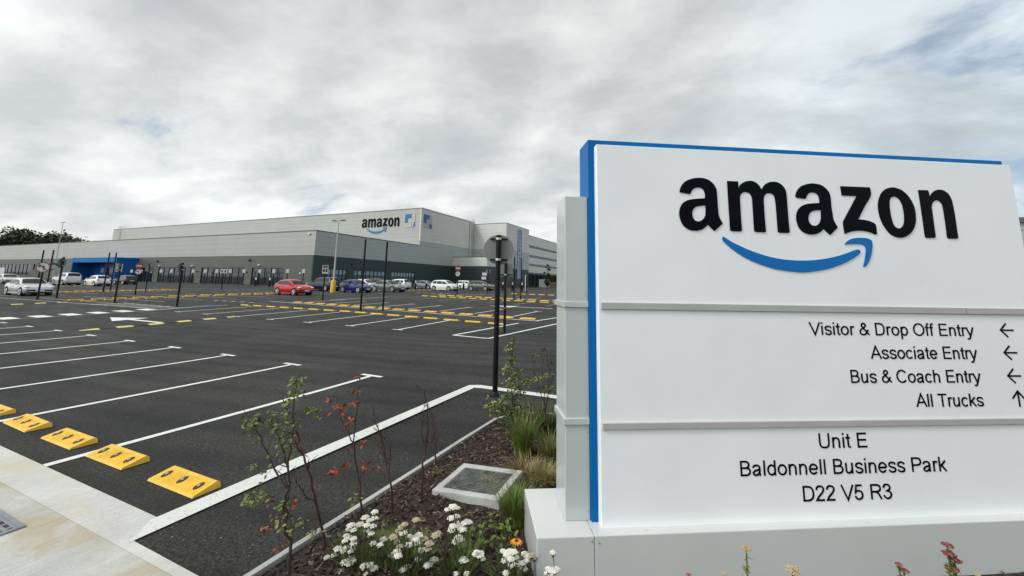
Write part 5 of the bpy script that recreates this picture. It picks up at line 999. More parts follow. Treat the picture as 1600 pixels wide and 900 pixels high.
def car(name, label, x, y, head, style, L, W, H, paint, wheel_r=.31, dark_lower=False, rear_dark=False):
    P = PROF[style]; t = thing(name, label, 'car', (x, y, zg(x, y)), R(head), 'parked cars')
    xs = sorted({round(k[0], 4) for k in P['top']} | {round(i/26, 4) for i in range(27)})
    floor = .17
    def sec(u):
        e = min(u, 1-u)*L
        wb = W/2*(1-.16*max(0, 1-e/.55)**2.2 - .02*max(0, 1-e/.12))
        zt = interp(P['top'], u)*H; zb = min(interp(P['belt'], u)*H, zt-.015); g = max(0, zt-zb)
        wr = wb*.95-g*.36
        zf = floor+(.16*max(0, 1-e/.35)) if True else floor
        return [(0, zf), (wb*.86, zf), (wb*.97, zf+.09), (wb*1.0, .34*H+.03), (wb*.985, zb-.12*H*.4), (wb*.945, zb), (wr+.02, zt-min(.07, g*.35)), (wr-.07, zt-min(.012, g*.05)), (wr*.5, zt+.012*min(1, g*4)+.006), (0, zt+.02*min(1, g*4)+.01)]
    secs = [[(-L/2+u*L, a, b) for a, b in sec(u)] for u in xs]
    n = 10; mb = MB(); vs = []; fs = []
    for s in secs: vs += s+[(p[0], -p[1], p[2]) for p in s[1:-1]]
    m = n+n-2; ring = list(range(n))+list(range(m-1, n-1, -1))
    for i in range(len(secs)-1):
        for k in range(m): a, b = ring[k], ring[(k+1) % m]; fs.append((i*m+a, i*m+b, (i+1)*m+b, (i+1)*m+a))
    mb.add(vs, fs, 0, True); mb.add(vs[:m], [tuple(ring)]); e = (len(secs)-1)*m; mb.add(vs[e:], [tuple(reversed(ring))])
    body = mb.build('body', [paint], t)
    # glass
    def side_pt(u, k, s, off=.007):
        q = sec(u); a, b = q[5], q[6]; yy = a[0]+(b[0]-a[0])*k; zz = a[1]+(b[1]-a[1])*k; return (-L/2+u*L, s*(yy+off), zz+off*.3)
    cuts = [P['sg'][0]]+list(P['pil'])+[P['sg'][1]]
    for s in (1, -1):
        for a, b in zip(cuts[:-1], cuts[1:]):
            mb = MB(); us = [a+.008+(b-a-.016)*i/6 for i in range(7)]
            vs = []
            for u in us:
                g = interp(P['top'], u)-interp(P['belt'], u); top = .86 if g > .12 else .7
                vs += [side_pt(u, .10, s), side_pt(u, top, s)]
            mb.add(vs, [(2*i, 2*i+1, 2*i+3, 2*i+2) for i in range(6)], 0, True); mb.build('side_window', M_GLASS_CAR, t)
    for nm, (a, b) in (('windscreen', P['ws']), ('rear_window', P['rs'])):
        mb = MB(); vs = []; us = [a+(b-a)*(.06+.88*i/5) for i in range(6)]
        for u in us:
            q = sec(u); wr = q[7][0]*.97
            for f in (-1, -.55, 0, .55, 1):
                z = q[7][1] if abs(f) == 1 else q[8][1] if f else q[9][1]
                vs.append((-L/2+u*L+(.012 if nm == 'windscreen' else -.012), f*wr, z+.012))
        mb.add(vs, [(i*5+k, i*5+k+1, (i+1)*5+k+1, (i+1)*5+k) for i in range(5) for k in range(4)], 0, True); mb.build(nm, M_GLASS_CAR, t)
    # wheels
    for wx in (-L/2+.19*L, L/2-.185*L):
        for s in (1, -1):
            yo = s*(W/2+.006)
            mb = MB(); mb.cyl((wx, s*(W/2-.25), wheel_r+.03), (wx, s*(W/2+.0025), wheel_r+.03), wheel_r+.075, 24); mb.build('wheel_arch', M_ARCH, t)
            mb = MB(); mb.tube([(wx, s*(W/2-.19), wheel_r), (wx, s*(W/2-.17), wheel_r), (wx, yo-s*.02, wheel_r), (wx, yo, wheel_r)], [wheel_r*.92, wheel_r, wheel_r, wheel_r*.93], 24); w = mb.build('wheel', M_TYRE, t)
            mb = MB(); mb.cyl((wx, yo+s*.001, wheel_r), (wx, yo+s*.012, wheel_r), wheel_r*.16, 12)
            for k in range(5):
                a = 2*math.pi*k/5; 
                for da in (-.16, .16):
                    p = Vector((math.cos(a+da), 0, math.sin(a+da))); mb.tube([(wx+p.x*wheel_r*.14, yo+s*.004, wheel_r+p.z*wheel_r*.14), (wx+p.x*wheel_r*.66, yo+s*.006, wheel_r+p.z*wheel_r*.66)], .028, 6)
            ri = []
            for k in range(25): a = 2*math.pi*k/24; ri.append((wx+math.cos(a)*wheel_r*.67, yo+s*.006, wheel_r+math.sin(a)*wheel_r*.67))
            mb.tube(ri, .022, 6, cap=False); mb.build('rim', M_RIM, w)
    # lights, grille, plates, mirrors, trim
    for s in (1, -1):
        u = .945; q = sec(u); z = q[5][1]-.035; yy = q[5][0]
        mb = MB(); mb.ball((-L/2+u*L, s*(yy-.10), z-.01), (.20, .17, .075), 12); mb.build('headlight', M_HEADL, t)
        mb = MB(); q = sec(.02); mb.ball((-L/2+.025*L, s*(q[5][0]-.04), q[5][1]-.06), (.075, .09, .15), 10); mb.build('tail_light', M_TAIL, t)
        um = P['ws'][1]-.055; q = sec(um); mx = -L/2+um*L; my = q[5][0]
        mb = MB(); mb.ball((mx, s*(my+.12), q[5][1]+.06), (.07, .12, .08), 10); mb.cyl((mx+.02, s*(my-.02), q[5][1]+.02), (mx, s*(my+.1), q[5][1]+.04), .025, 6); mb.build('mirror', paint, t)
        mb = MB(); mb.box(-L/2+.27*L, L/2-.27*L, s*W/2-.012*s-.02, s*W/2-.012*s+.02, .17, .25); mb.build('sill', M_TRIM if dark_lower else paint, t)
        mb = MB(); cut = list(P['pil'])[-1]
        for u in (cut, P['sg'][1]-.02, max(.27, P['sg'][0]+.12)):
            q = sec(u); X = -L/2+u*L; mb.tube([(X, s*(q[3][0]+.001), .36), (X, s*(q[3][0]+.002), q[3][1]), (X, s*(q[4][0]+.002), q[4][1]), (X, s*(q[5][0]+.001), q[5][1])], .006, 4)
        q = sec(cut); mb.build('door_seam', M_TRIM, t)
        mb = MB(); X = -L/2+(cut+.035)*L; mb.bevbox(X-.1, X+.1, min(s*(q[4][0]), s*(q[4][0]+.03)), max(s*(q[4][0]), s*(q[4][0]+.03)), q[4][1]-.03, q[4][1]+.005, .01); mb.build('door_handle', paint, t)
    zg_ = sec(.985)[5][1]
    mb = MB(); mb.bevbox(L/2-.10, L/2+.012, -W*.30, W*.30, zg_-.20, zg_-.07, .02); mb.build('grille', M_TRIM, t)
    mb = MB(); mb.bevbox(L/2-.18, L/2-.004, -W*.36, W*.36, .22, .36, .03); mb.build('bumper_intake', M_TRIM, t)
    mb = MB(); mb.bevbox(L/2-.02, L/2+.018, -.26, .26, .38, .49, .008); mb.build('number_plate', M_PLATE, t)
    mb = MB(); mb.bevbox(-L/2-.016, -L/2+.05, -.26, .26, .55, .66, .008); mb.build('number_plate', M_PLATE, t)
    mb = MB(); mb.bevbox(-L/2-.008, -L/2+.16, -W*.40, W*.40, .24, .40, .03); mb.build('rear_bumper_trim', M_TRIM, t)
    return t
SILVER = car_paint('silver', (.55, .56, .56), .35); WHITEP = car_paint('white', (.70, .71, .71)); GREYP = car_paint('grey', (.17, .175, .175), .4); REDP = car_paint('red', (.42, .006, .02)); BLUEP = car_paint('blue', (.003, .014, .12)); NAVYP = car_paint('navy', (.003, .004, .016)); BLACKP = car_paint('black', (.01, .01, .011)); SAGEP = car_paint('grey_green', (.14, .17, .165), .3); DGREY = car_paint('dark_grey', (.11, .11, .105), .4)
car('parked_car', 'red three door hatchback parked alone before the warehouse corner', -36.1, 28.1, -3, 'hatch', 3.95, 1.72, 1.47, REDP)
car('parked_car', 'dark navy off roader parked tail out behind the red hatchback', -43.0, 37.6, 178, 'suv', 4.5, 1.86, 1.68, NAVYP, .35)
car('parked_car', 'bright blue hatchback parked right of the yellow lamp post base', -36.7, 36.7, -3, 'hatch', 3.95, 1.70, 1.49, BLUEP)
car('parked_car', 'grey saloon parked right of the blue hatchback', -36.1, 41.5, -3, 'sedan', 4.75, 1.84, 1.43, GREYP, .33)
car('parked_car', 'white car half hidden between the blue hatchback and the grey saloon', -42.8, 44.5, 0, 'hatch', 4.2, 1.76, 1.48, WHITEP)
car('parked_car', 'dark car showing only its windscreen behind the white half hidden car', -43.2, 47.3, 0, 'mpv', 4.3, 1.78, 1.62, BLACKP)
car('parked_car', 'white hatchback parked tail out behind the grey saloon', -43.0, 51.5, 180, 'mpv', 4.2, 1.76, 1.60, WHITEP)
car('parked_car', 'grey green hatchback parked by the charging pedestals', -44.0, 60.0, -3, 'hatch', 4.1, 1.74, 1.50, SAGEP)
car('parked_car', 'black car parked left of the white people carrier', -43.6, 64.0, 0, 'hatch', 4.2, 1.76, 1.46, BLACKP)
car('parked_car', 'white people carrier parked behind the red disc sign', -34.9, 52.4, -5, 'mpv', 4.35, 1.79, 1.57, WHITEP, .33)
car('parked_car', 'white off roader half hidden behind the white people carrier', -42.0, 71.0, 0, 'suv', 4.4, 1.82, 1.62, WHITEP, .34)
car('parked_car', 'dark grey off roader parked left of the round sign pole', -33.3, 60.6, -4, 'suv', 4.4, 1.84, 1.58, DGREY, .35)
car('parked_car', 'silver saloon parked behind the no left turn sign', -51.2, 15.0, 0, 'sedan', 4.4, 1.76, 1.42, SILVER)
car('parked_car', 'pale silver off roader parked tail out left of the blue entrance', -84.6, 28.4, 180, 'suv', 4.5, 1.88, 1.78, SILVER, .35)
car('parked_car', 'small white hatchback parked tail out before the blue entrance', -77.6, 29.2, 180, 'hatch', 3.9, 1.70, 1.48, WHITEP)
car('parked_car', 'dark car parked behind the small white hatchback', -86.0, 35.8, 180, 'hatch', 4.1, 1.74, 1.48, BLACKP)
car('parked_car', 'silver saloon far off, left of the pale off roader', -97.0, 26.0, 0, 'sedan', 4.5, 1.78, 1.44, SILVER)
car('parked_car', 'silver car far off at the left edge of the photo', -96.5, 22.3, 0, 'sedan', 4.5, 1.78, 1.44, SILVER)

# ------------------------------------------------------------------ loading dock clutter
M_WOOD = mat('pallet_wood', (.36, .22, .09), .8, var=.3, vscale=6)
for k, (y, h, lb) in enumerate(((147.5, 9, 'left timber pallet stack at the loading docks'), (150.4, 12, 'middle timber pallet stack at the loading docks'), (153.3, 8, 'right timber pallet stack at the loading docks'))):
    t = thing('pallet_stack', lb, 'pallet stack', (-51.4, y, .65), 0, 'pallet stacks at the docks')
    for i in range(h):
        mb = MB(); z = i*.16
        for a in (-.9, -.45, 0, .45, .9): mb.box(a-.14, a+.14, -1.0, 1.0, z+.10, z+.155)
        for b in (-.9, 0, .9): mb.box(-1.0, 1.0, b-.09, b+.09, z, z+.098)
        mb.build('pallet', M_WOOD, t)
t = thing('storage_container', 'pale grey container standing before the loading docks', 'container', (-48.6, 132.5, .65))
mb = MB(); mb.bevbox(-1.2, 1.2, -1.8, 1.8, .05, 2.7, .03); mb.build('body', M_POST_GREY, t)
mb = MB()
for k in range(10): mb.box(1.2, 1.25, -1.7+.36*k, -1.52+.36*k, .15, 2.6)
mb.build('rib', M_POST_GREY, t)
# grey building that peeps out behind the right end of the sign
t = thing('grey_building', 'grey building just peeping out behind the right end of the monolith sign', 'building', (0, 0, 0))
mb = MB(); mb.box(8.2, 40, 21.0, 40, -.2, 4.5); mb.build('wall', CL_MID, t); mb = MB(); mb.box(8.1, 40.1, 20.9, 40.1, 4.502, 4.68); mb.build('roof_capping', M_CAP, t)
# ------------------------------------------------------------------ plants
def leaf_mat(name, col, col2, rough=.55):
    m = mat(name, col, rough, col2=col2, vscale=9, spec=.3); return m
M_LEAF = leaf_mat('leaf_green', (.065, .105, .018), (.17, .22, .05)); M_LEAF_Y = leaf_mat('leaf_yellow_green', (.15, .165, .04), (.29, .28, .09)); M_LEAF_R = leaf_mat('leaf_rust', (.16, .028, .014), (.34, .10, .04)); M_LEAF_D = leaf_mat('leaf_dark', (.03, .055, .013), (.075, .115, .03))
M_TWIG = mat('brown_twig', (.030, .019, .014), .8, col2=(.075, .05, .038), vscale=40); M_TWIG_R = mat('red_twig', (.035, .014, .013), .75, col2=(.085, .035, .03), vscale=40)
M_BLADE = leaf_mat('grass_blade', (.055, .11, .012), (.15, .24, .04)); M_STRAW = leaf_mat('straw_blade', (.17, .12, .05), (.32, .24, .11)); M_PETAL = mat('white_flower', (.60, .575, .48), .8, col2=(.78, .76, .69), vscale=60, bump=.4, bscale=200); M_PETAL_B = mat('faded_flower', (.30, .24, .15), .85, col2=(.48, .41, .29), vscale=60, bump=.4, bscale=200)
M_STEM = leaf_mat('green_stem', (.06, .085, .02), (.11, .13, .04))
def on_ray(px, py, base):
    """point seen at px,py in the upright plane through base"""
    d = depth_of(base); return at_depth(px, py, d)
def leaf(mb, p, size, mi, up=.0, droop=0.3):
    a = random.uniform(0, 6.28); tilt = random.gauss(-droop, .5); t = Vector((math.cos(a)*math.cos(tilt), math.sin(a)*math.cos(tilt), math.sin(tilt)+up)).normalized()
    s = t.cross(Vector((random.gauss(0, .5), random.gauss(0, .5), 1))).normalized(); n = s.cross(t); l = size*random.uniform(.7, 1.3); w = l*random.uniform(.26, .36)
    q = [p, p+t*l*.35+s*w+n*w*.25, p+t*l*.75+s*w*.7+n*w*.2, p+t*l-n*l*.08, p+t*l*.75-s*w*.7+n*w*.2, p+t*l*.35-s*w+n*w*.25, p+t*l*.4, p+t*l*.72]
    mb.add(q, [(0, 1, 6), (1, 2, 7, 6), (2, 3, 7), (3, 4, 7), (4, 5, 6, 7), (5, 0, 6)], mi)
def wig(pts, amp, n=4):
    out = []
    for a, b in zip(pts[:-1], pts[1:]):
        for k in range(n): q = a.lerp(b, k/n); out.append(q+Vector((random.gauss(0, amp), random.gauss(0, amp), random.gauss(0, amp*.5))) if (k or out) else q)
    out.append(pts[-1]); return out
def sapling(name, label, cat, pxs, leaves, mats, stem_m, r0=.011, twigs=8, group=None, twl=.22, lsize=.045, base_z=None, spread=.6):
    """pxs: list of stems, each a list of picture points from the base up; leaves: list of (px, py, count, spread, material index)"""
    g = Vector(pxs[0][0][2:]) if len(pxs[0][0]) > 2 else None
    b0 = pxs[0][0]; dirv = ray(b0[0], b0[1]); tt = (CAM_H-.03)/-dirv.z; base = Vector((0, 0, CAM_H))+dirv*tt
    base.z = bed_z(base.x, base.y)
    t = thing(name, label, cat, base, 0, group)
    mb = MB(); lf = MB(); tips = []
    for si, st in enumerate(pxs):
        dz = depth_of(base)+random.uniform(-.02, .02); pts = []
        for i, (px, py) in enumerate(st):
            q = at_depth(px, py, dz+(random.uniform(-.05, .05) if i else 0)); pts.append(q)
        if si == 0: pts[0] = base.copy()-Vector((0, 0, .03))
        P = wig(pts, .006); N = len(P)
        rr = r0 if si == 0 else r0*.62
        mb.tube([p-base for p in P], [rr*(1-.75*i/(N-1)) for i in range(N)], 6)
        for k in range(twigs):
            i = random.randint(max(1, N//4), N-1); p = P[i]; a = random.uniform(0, 6.28); L = twl*random.uniform(.3, 1)*(1.2-.6*i/N)
            e = p+Vector((math.cos(a)*L*spread, math.sin(a)*L*spread, L*random.uniform(.35, 1.0))); m = p.lerp(e, .5)+Vector((random.gauss(0, .02), random.gauss(0, .02), random.gauss(0, .01)))
            mb.tube([p-base, m-base, e-base], [rr*.34, rr*.25, rr*.12], 5); tips.append(e); tips.append(m)
    for px, py, cnt, sp, mi in leaves:
        c = on_ray(px, py, base)
        # a twig reaches every leaf cluster
        best = min(tips+[q for q in P], key=lambda q: (q-c).length)
        if (best-c).length > .03: mb.tube([best-base, best.lerp(c, .5)-base+Vector((0, 0, .012)), c-base], [rr*.3, rr*.22, rr*.1], 5)
        for k in range(int(cnt*1.1)):
            p = c+Vector((random.gauss(0, sp*.62), random.gauss(0, sp*.62), random.gauss(0, sp*.45))); leaf(lf, p-base, lsize*.88, mi)
    mb.build('stem', stem_m, t)
    if lf.v: lf.build('leaves', mats, t, fix=False)
    return t
Zc = lambda u, v: (360+u/2.647, 560+v/2.647)
random.seed(21)
LM = [M_LEAF, M_LEAF_Y, M_LEAF_R, M_LEAF_D]
sapling('young_tree', 'young leafy sapling with small green leaves, leftmost in the planting bed', 'sapling',
    [[(456, 896), Zc(238, 760), Zc(222, 600), Zc(240, 520), Zc(243, 380), Zc(262, 230), Zc(272, 90)], [Zc(235, 540), Zc(180, 460), Zc(120, 320), Zc(95, 260)], [Zc(240, 450), Zc(205, 340), Zc(170, 260)], [Zc(222, 600), Zc(215, 660), Zc(190, 690)]],
    [(*Zc(268, 100), 26, .04, 0), (*Zc(262, 150), 26, .05, 0), (*Zc(120, 260), 36, .065, 0), (*Zc(90, 290), 24, .05, 0), (*Zc(150, 240), 20, .05, 3), (*Zc(215, 300), 46, .085, 0), (*Zc(235, 370), 36, .07, 0), (*Zc(340, 215), 22, .045, 0), (*Zc(220, 240), 24, .06, 0), (*Zc(110, 570), 34, .06, 0), (*Zc(80, 590), 20, .04, 1), (*Zc(225, 605), 26, .045, 0), (*Zc(250, 690), 28, .05, 1), (*Zc(190, 670), 16, .05, 1), (*Zc(150, 700), 9, .03, 2), (*Zc(210, 785), 8, .03, 2), (*Zc(155, 598), 6, .02, 2), (*Zc(265, 600), 5, .02, 2), (*Zc(105, 445), 9, .03, 0), (*Zc(345, 715), 12, .03, 1), (*Zc(150, 480), 7, .03, 3)], LM, M_TWIG, .012, 9, lsize=.036)
sapling('young_tree', 'dark stemmed bare sapling leaning left beside the leafy sapling', 'sapling',
    [[(507, 855), Zc(375, 690), Zc(352, 560), Zc(312, 430), Zc(285, 340), Zc(258, 250), Zc(225, 190), Zc(186, 126)], [Zc(350, 590), Zc(320, 580), Zc(280, 520), Zc(255, 500)], [Zc(300, 400), Zc(265, 340)]],
    [(*Zc(345, 540), 7, .03, 2), (*Zc(310, 405), 3, .015, 2)], LM, M_TWIG_R, .012, 14, twl=.16, lsize=.03)
sapling('young_tree', 'sapling with rust red leaves between the bare saplings', 'sapling',
    [[(564, 807), Zc(540, 560), Zc(522, 460), Zc(508, 350), Zc(490, 310), Zc(455, 245), Zc(440, 160)], [Zc(508, 350), Zc(518, 260), Zc(530, 170), Zc(524, 75)], [Zc(532, 500), Zc(560, 450), Zc(585, 425)]],
    [(*Zc(452, 200), 22, .04, 2), (*Zc(462, 225), 12, .03, 2), (*Zc(500, 250), 16, .035, 2), (*Zc(512, 182), 9, .022, 2), (*Zc(415, 172), 8, .02, 2), (*Zc(425, 468), 20, .035, 2), (*Zc(482, 435), 10, .02, 2), (*Zc(562, 440), 22, .035, 2), (*Zc(600, 447), 7, .02, 2), (*Zc(542, 350), 8, .02, 2), (*Zc(524, 75), 5, .012, 2), (*Zc(527, 130), 6, .015, 2), (*Zc(515, 575), 12, .03, 1), (*Zc(528, 565), 6, .02, 2), (*Zc(497, 368), 5, .015, 2)], LM, M_TWIG, .010, 5, twl=.12, lsize=.042)
sapling('young_tree', 'thin bare sapling with a few dried catkins right of the rust red one', 'sapling',
    [[(613, 805), Zc(662, 500), Zc(640, 400), Zc(625, 340), Zc(600, 270), Zc(592, 215)], [Zc(655, 480), Zc(662, 400), Zc(664, 340)], [Zc(640, 400), Zc(635, 330), Zc(612, 290)]],
    [(*Zc(628, 405), 4, .02, 2), (*Zc(640, 450), 4, .02, 2)], LM, M_TWIG_R, .009, 14, twl=.12, lsize=.025)
sapling('young_tree', 'twiggy bare sapling before the white kerb line, left of the chamber', 'sapling',
    [[(658, 787), Zc(800, 440), Zc(808, 370), Zc(820, 290), Zc(815, 200), Zc(795, 130), Zc(765, 115)], [Zc(806, 380), Zc(790, 310), Zc(800, 220), Zc(806, 150)], [Zc(808, 370), Zc(840, 330), Zc(835, 260), Zc(818, 200)]],
    [], LM, M_TWIG_R, .009, 12, twl=.14)
sapling('young_tree', 'second twiggy bare sapling close to the edging, behind the chamber', 'sapling',
    [[(680, 749), Zc(848, 430), Zc(845, 350), Zc(850, 280), Zc(832, 210)], [Zc(846, 400), Zc(860, 330), Zc(842, 250)]],
    [(*Zc(850, 470), 10, .03, 0), (*Zc(846, 440), 5, .02, 1)], LM, M_TWIG_R, .008, 9, twl=.12, lsize=.025)
Zd = lambda u, v: (640+u/2.25, 500+v/2.25)
sapling('shrub', 'bushy yellow green shrub at the foot of the round sign pole', 'shrub',
    [[(803, 668), Zd(360, 280), Zd(355, 180), Zd(360, 110), Zd(365, 70)], [Zd(360, 330), Zd(385, 250), Zd(380, 170)], [Zd(355, 350), Zd(310, 310), Zd(280, 290)]],
    [(*Zd(362, 75), 22, .03, 1), (*Zd(350, 100), 38, .04, 1), (*Zd(358, 140), 49, .06, 0), (*Zd(340, 175), 49, .06, 1), (*Zd(375, 190), 64, .07, 0), (*Zd(365, 220), 64, .09, 1), (*Zd(385, 250), 68, .09, 0), (*Zd(350, 270), 57, .09, 0), (*Zd(410, 215), 34, .05, 0), (*Zd(330, 310), 114, .12, 0), (*Zd(300, 305), 83, .09, 1), (*Zd(360, 320), 114, .12, 3), (*Zd(390, 310), 95, .11, 0), (*Zd(280, 300), 41, .05, 1), (*Zd(345, 340), 76, .12, 3)], LM, M_TWIG, .010, 12, lsize=.048)
sapling('shrub', 'tall thin leafy shrub against the white pier of the sign', 'shrub',
    [[(853, 684), Zd(478, 330), Zd(490, 250), Zd(492, 180), Zd(480, 110)], [Zd(478, 340), Zd(470, 240), Zd(465, 140), Zd(462, 90)], [Zd(490, 260), Zd(508, 180), Zd(505, 100)], [Zd(478, 300), Zd(445, 220), Zd(430, 130)]],
    [(*Zd(465, 200), 16, .04, 1), (*Zd(490, 190), 22, .06, 0), (*Zd(500, 140), 18, .06, 3), (*Zd(440, 120), 12, .04, 0), (*Zd(450, 205), 14, .03, 1), (*Zd(480, 250), 22, .08, 0), (*Zd(500, 230), 16, .06, 0), (*Zd(415, 215), 12, .05, 0), (*Zd(475, 100), 10, .04, 3)], LM, M_TWIG_R, .009, 12, lsize=.036)
# grass clumps
def grass(label, x, y, n, h, spread, mats, w=.0045, lean=.5, name='grass_clump', mix=.2):
    t = thing(name, label, 'ornamental grass', (x, y, bed_z(x, y)), 0, 'ornamental grasses in the bed'); mb = MB()
    for i in range(n):
        a = random.uniform(0, 6.28); r = spread*.28*math.sqrt(random.random()); b = Vector((math.cos(a)*r, math.sin(a)*r, -.01)); L = h*random.uniform(.55, 1.1)
        a2 = a+random.gauss(0, .6); out = Vector((math.cos(a2), math.sin(a2), 0)); ln = lean*random.uniform(.2, 1.1); s = Vector((-out.y, out.x, 0)); pts = []
        for k in range(5):
            f = k/4; pts.append(b+out*(L*ln*f**1.9)+Vector((0, 0, L*(f-.28*ln*f**2.4))))
        vs = []; ww = w*random.uniform(.6, 1.2)
        for k, p in enumerate(pts): e = ww*(1-.9*(k/4)**1.5); vs += [p-s*e, p+s*e]
        mb.add(vs, [(2*k, 2*k+1, 2*k+3, 2*k+2) for k in range(4)], 1 if random.random() < mix else 0)
    mb.build('blades', mats, t, fix=False); return t
random.seed(33)
grass('tall green grass clump behind the chamber, nearest the middle of the bed', -1.98, 4.72, 420, .50, .34, [M_BLADE, M_STRAW], lean=.55)
grass('dark green grass clump behind the tall clump, below the bushy shrub', -1.95, 5.25, 380, .48, .55, [M_LEAF_D, M_STRAW], lean=.6)
grass('green and straw grass clump against the foot of the white pier', -1.60, 4.70, 420, .36, .40, [M_BLADE, M_STRAW], lean=.9, mix=.42)
grass('low yellowing grass clump just behind the white plinth', -1.50, 4.18, 320, .22, .36, [M_STRAW, M_LEAF_Y], lean=1.2, mix=.5)
grass('green grass clump at the left end of the white plinth', -1.50, 3.42, 420, .34, .26, [M_BLADE, M_STRAW], lean=.7, mix=.25)
grass('dry straw grass clump lying beside the chamber corner', -1.75, 4.28, 160, .22, .5, [M_STRAW, M_STRAW], lean=1.7)
grass('dark grass clump half hidden behind the pier', -1.35, 5.3, 320, .50, .5, [M_LEAF_D, M_STRAW], lean=.7)
grass('small dark grass clump under the thin shrub', -1.75, 5.55, 220, .36, .45, [M_LEAF_D, M_LEAF], lean=.8)
# white yarrow, each flat flower head a part
def yarrow(label, bx, by, heads, faded=(), zoom=True, nleaf=260, lsp=.16, name='yarrow_plant', cat='flowering plant', petal=None, hs=.0245, group='white yarrow plants'):
    base = Vector((bx, by, bed_z(bx, by))); t = thing(name, label, cat, base, 0, group); stems = MB(); lv = MB()
    for k, (u, v) in enumerate(list(heads)+list(faded)):
        px, py = (500+u/4.09, 680+v/4.09) if zoom else (u, v)
        dp = depth_of(base)+random.uniform(-.10, .10); c = at_depth(px, py, dp)
        if c.z < .06: c = at_depth(px, py, dp-.12)
        c = c-base
        g = Vector((c.x*.35+random.gauss(0, .03), c.y*.35+random.gauss(0, .03), -.02)); r = hs*random.uniform(.75, 1.25)
        stems.tube([g, g.lerp(c, .55)+Vector((random.gauss(0, .012), random.gauss(0, .012), .02)), c-Vector((0, 0, .004))], [.0035, .003, .002], 5)
        m = MB(); nf = 24
        for j in range(nf):
            a = j*2.4; rr = r*math.sqrt((j+.5)/nf); q = c+Vector((math.cos(a)*rr, math.sin(a)*rr, .006-.008*(rr/r)**2+random.gauss(0, .0012)))
            m.ball(q, (r*.27, r*.27, r*.15), 6)
            if j % 3 == 0: stems.tube([c-Vector((0, 0, .03)), q-Vector((0, 0, .004))], [.0016, .001], 4)
        m.build('flower_head', (petal or (M_PETAL if k < len(heads) else M_PETAL_B)), t, fix=False)
    for i in range(nleaf):
        a = random.uniform(0, 6.28); rr = lsp*math.sqrt(random.random()); p = Vector((math.cos(a)*rr, math.sin(a)*rr, random.uniform(0, .20)*(1.15-rr/lsp*.6)))
        d = Vector((math.cos(a)*random.uniform(.2, 1), math.sin(a)*random.uniform(.2, 1), random.uniform(.3, 1.2))).normalized()*random.uniform(.05, .10); s_ = d.cross(Vector((0, 0, 1))); s_ = (s_.normalized() if s_.length > 1e-4 else Vector((1, 0, 0)))
        for j in range(7):
            f = .15+.12*j; q = p+d*f; w = .016*(1-abs(f-.45)*1.3)
            for e in (-1, 1): lv.add([q-d*.03, q+d*.04, q+s_*e*w+d*.10+Vector((0, 0, random.gauss(0, .003)))], [(0, 1, 2)], (0 if i % 3 else 1))
        lv.add([p-s_*.0015, p+s_*.0015, p+d], [(0, 1, 2)], 1)
    stems.build('stems', M_STEM, t); lv.build('leaves', [M_LEAF, M_LEAF_D, M_LEAF_Y], t, fix=False); return t
random.seed(5)
yarrow('large clump of white yarrow, leftmost in the bed, before the red leaved sapling', -2.22, 2.50,
    [(200, 575), (255, 570), (290, 525), (315, 545), (350, 490), (350, 530), (300, 575), (340, 580), (300, 610), (330, 625), (185, 600), (215, 605), (170, 640), (160, 675), (215, 660), (215, 690), (170, 715), (150, 740), (195, 740), (215, 720), (115, 725), (90, 765), (110, 760), (45, 780), (200, 780), (190, 820), (160, 810), (210, 800), (135, 868), (290, 835), (320, 830), (345, 850), (300, 885), (350, 885), (320, 640), (185, 655), (275, 835)], (), nleaf=300, lsp=.22)
yarrow('middle clump of white and fading yarrow between the saplings and the chamber', -1.92, 2.56,
    [(570, 700), (630, 640), (570, 645), (340, 690), (405, 665), (385, 700), (490, 745), (470, 775), (500, 770), (650, 735), (690, 725), (630, 790), (560, 840), (530, 860), (710, 810), (690, 830), (730, 795), (600, 660), (620, 690), (530, 625), (460, 765), (615, 665)],
    [(540, 570), (500, 610), (470, 650), (490, 680), (510, 710), (755, 625), (670, 660), (615, 540), (700, 690), (740, 640), (525, 585)], nleaf=230, lsp=.22)
yarrow('slender white yarrow standing in front of the chamber', -1.62, 2.86,
    [(855, 465), (880, 465), (815, 475), (840, 530), (870, 520), (935, 550), (850, 580), (875, 560), (890, 585), (845, 605), (870, 680), (900, 665), (850, 455), (925, 560), (950, 555), (885, 650), (910, 600)], (), nleaf=80, lsp=.11)
yarrow('low white yarrow left of the plinth corner', -1.56, 2.66,
    [(990, 760), (1020, 765), (1040, 790), (930, 800), (910, 800), (940, 885), (1000, 745), (1030, 750), (920, 790), (870, 885)], (), nleaf=110, lsp=.12)
yarrow('white yarrow clump against the left corner of the plinth', -1.24, 2.74,
    [(1170, 740), (1200, 760), (1240, 745), (1220, 790), (1250, 780), (1180, 800), (1225, 830), (1310, 760), (1320, 800), (1290, 830), (1310, 855), (1190, 880), (1215, 745), (1250, 805), (1330, 775), (1300, 815)], [(1355, 765), (1370, 780)], nleaf=130, lsp=.13)
yarrow('single white yarrow stem in front of the plinth seam', -.95, 2.62, [(863.9, 863.3), (863.9, 891.7), (857, 889), (870, 889), (855, 896), (866, 899)], (), zoom=False, nleaf=60, lsp=.08)
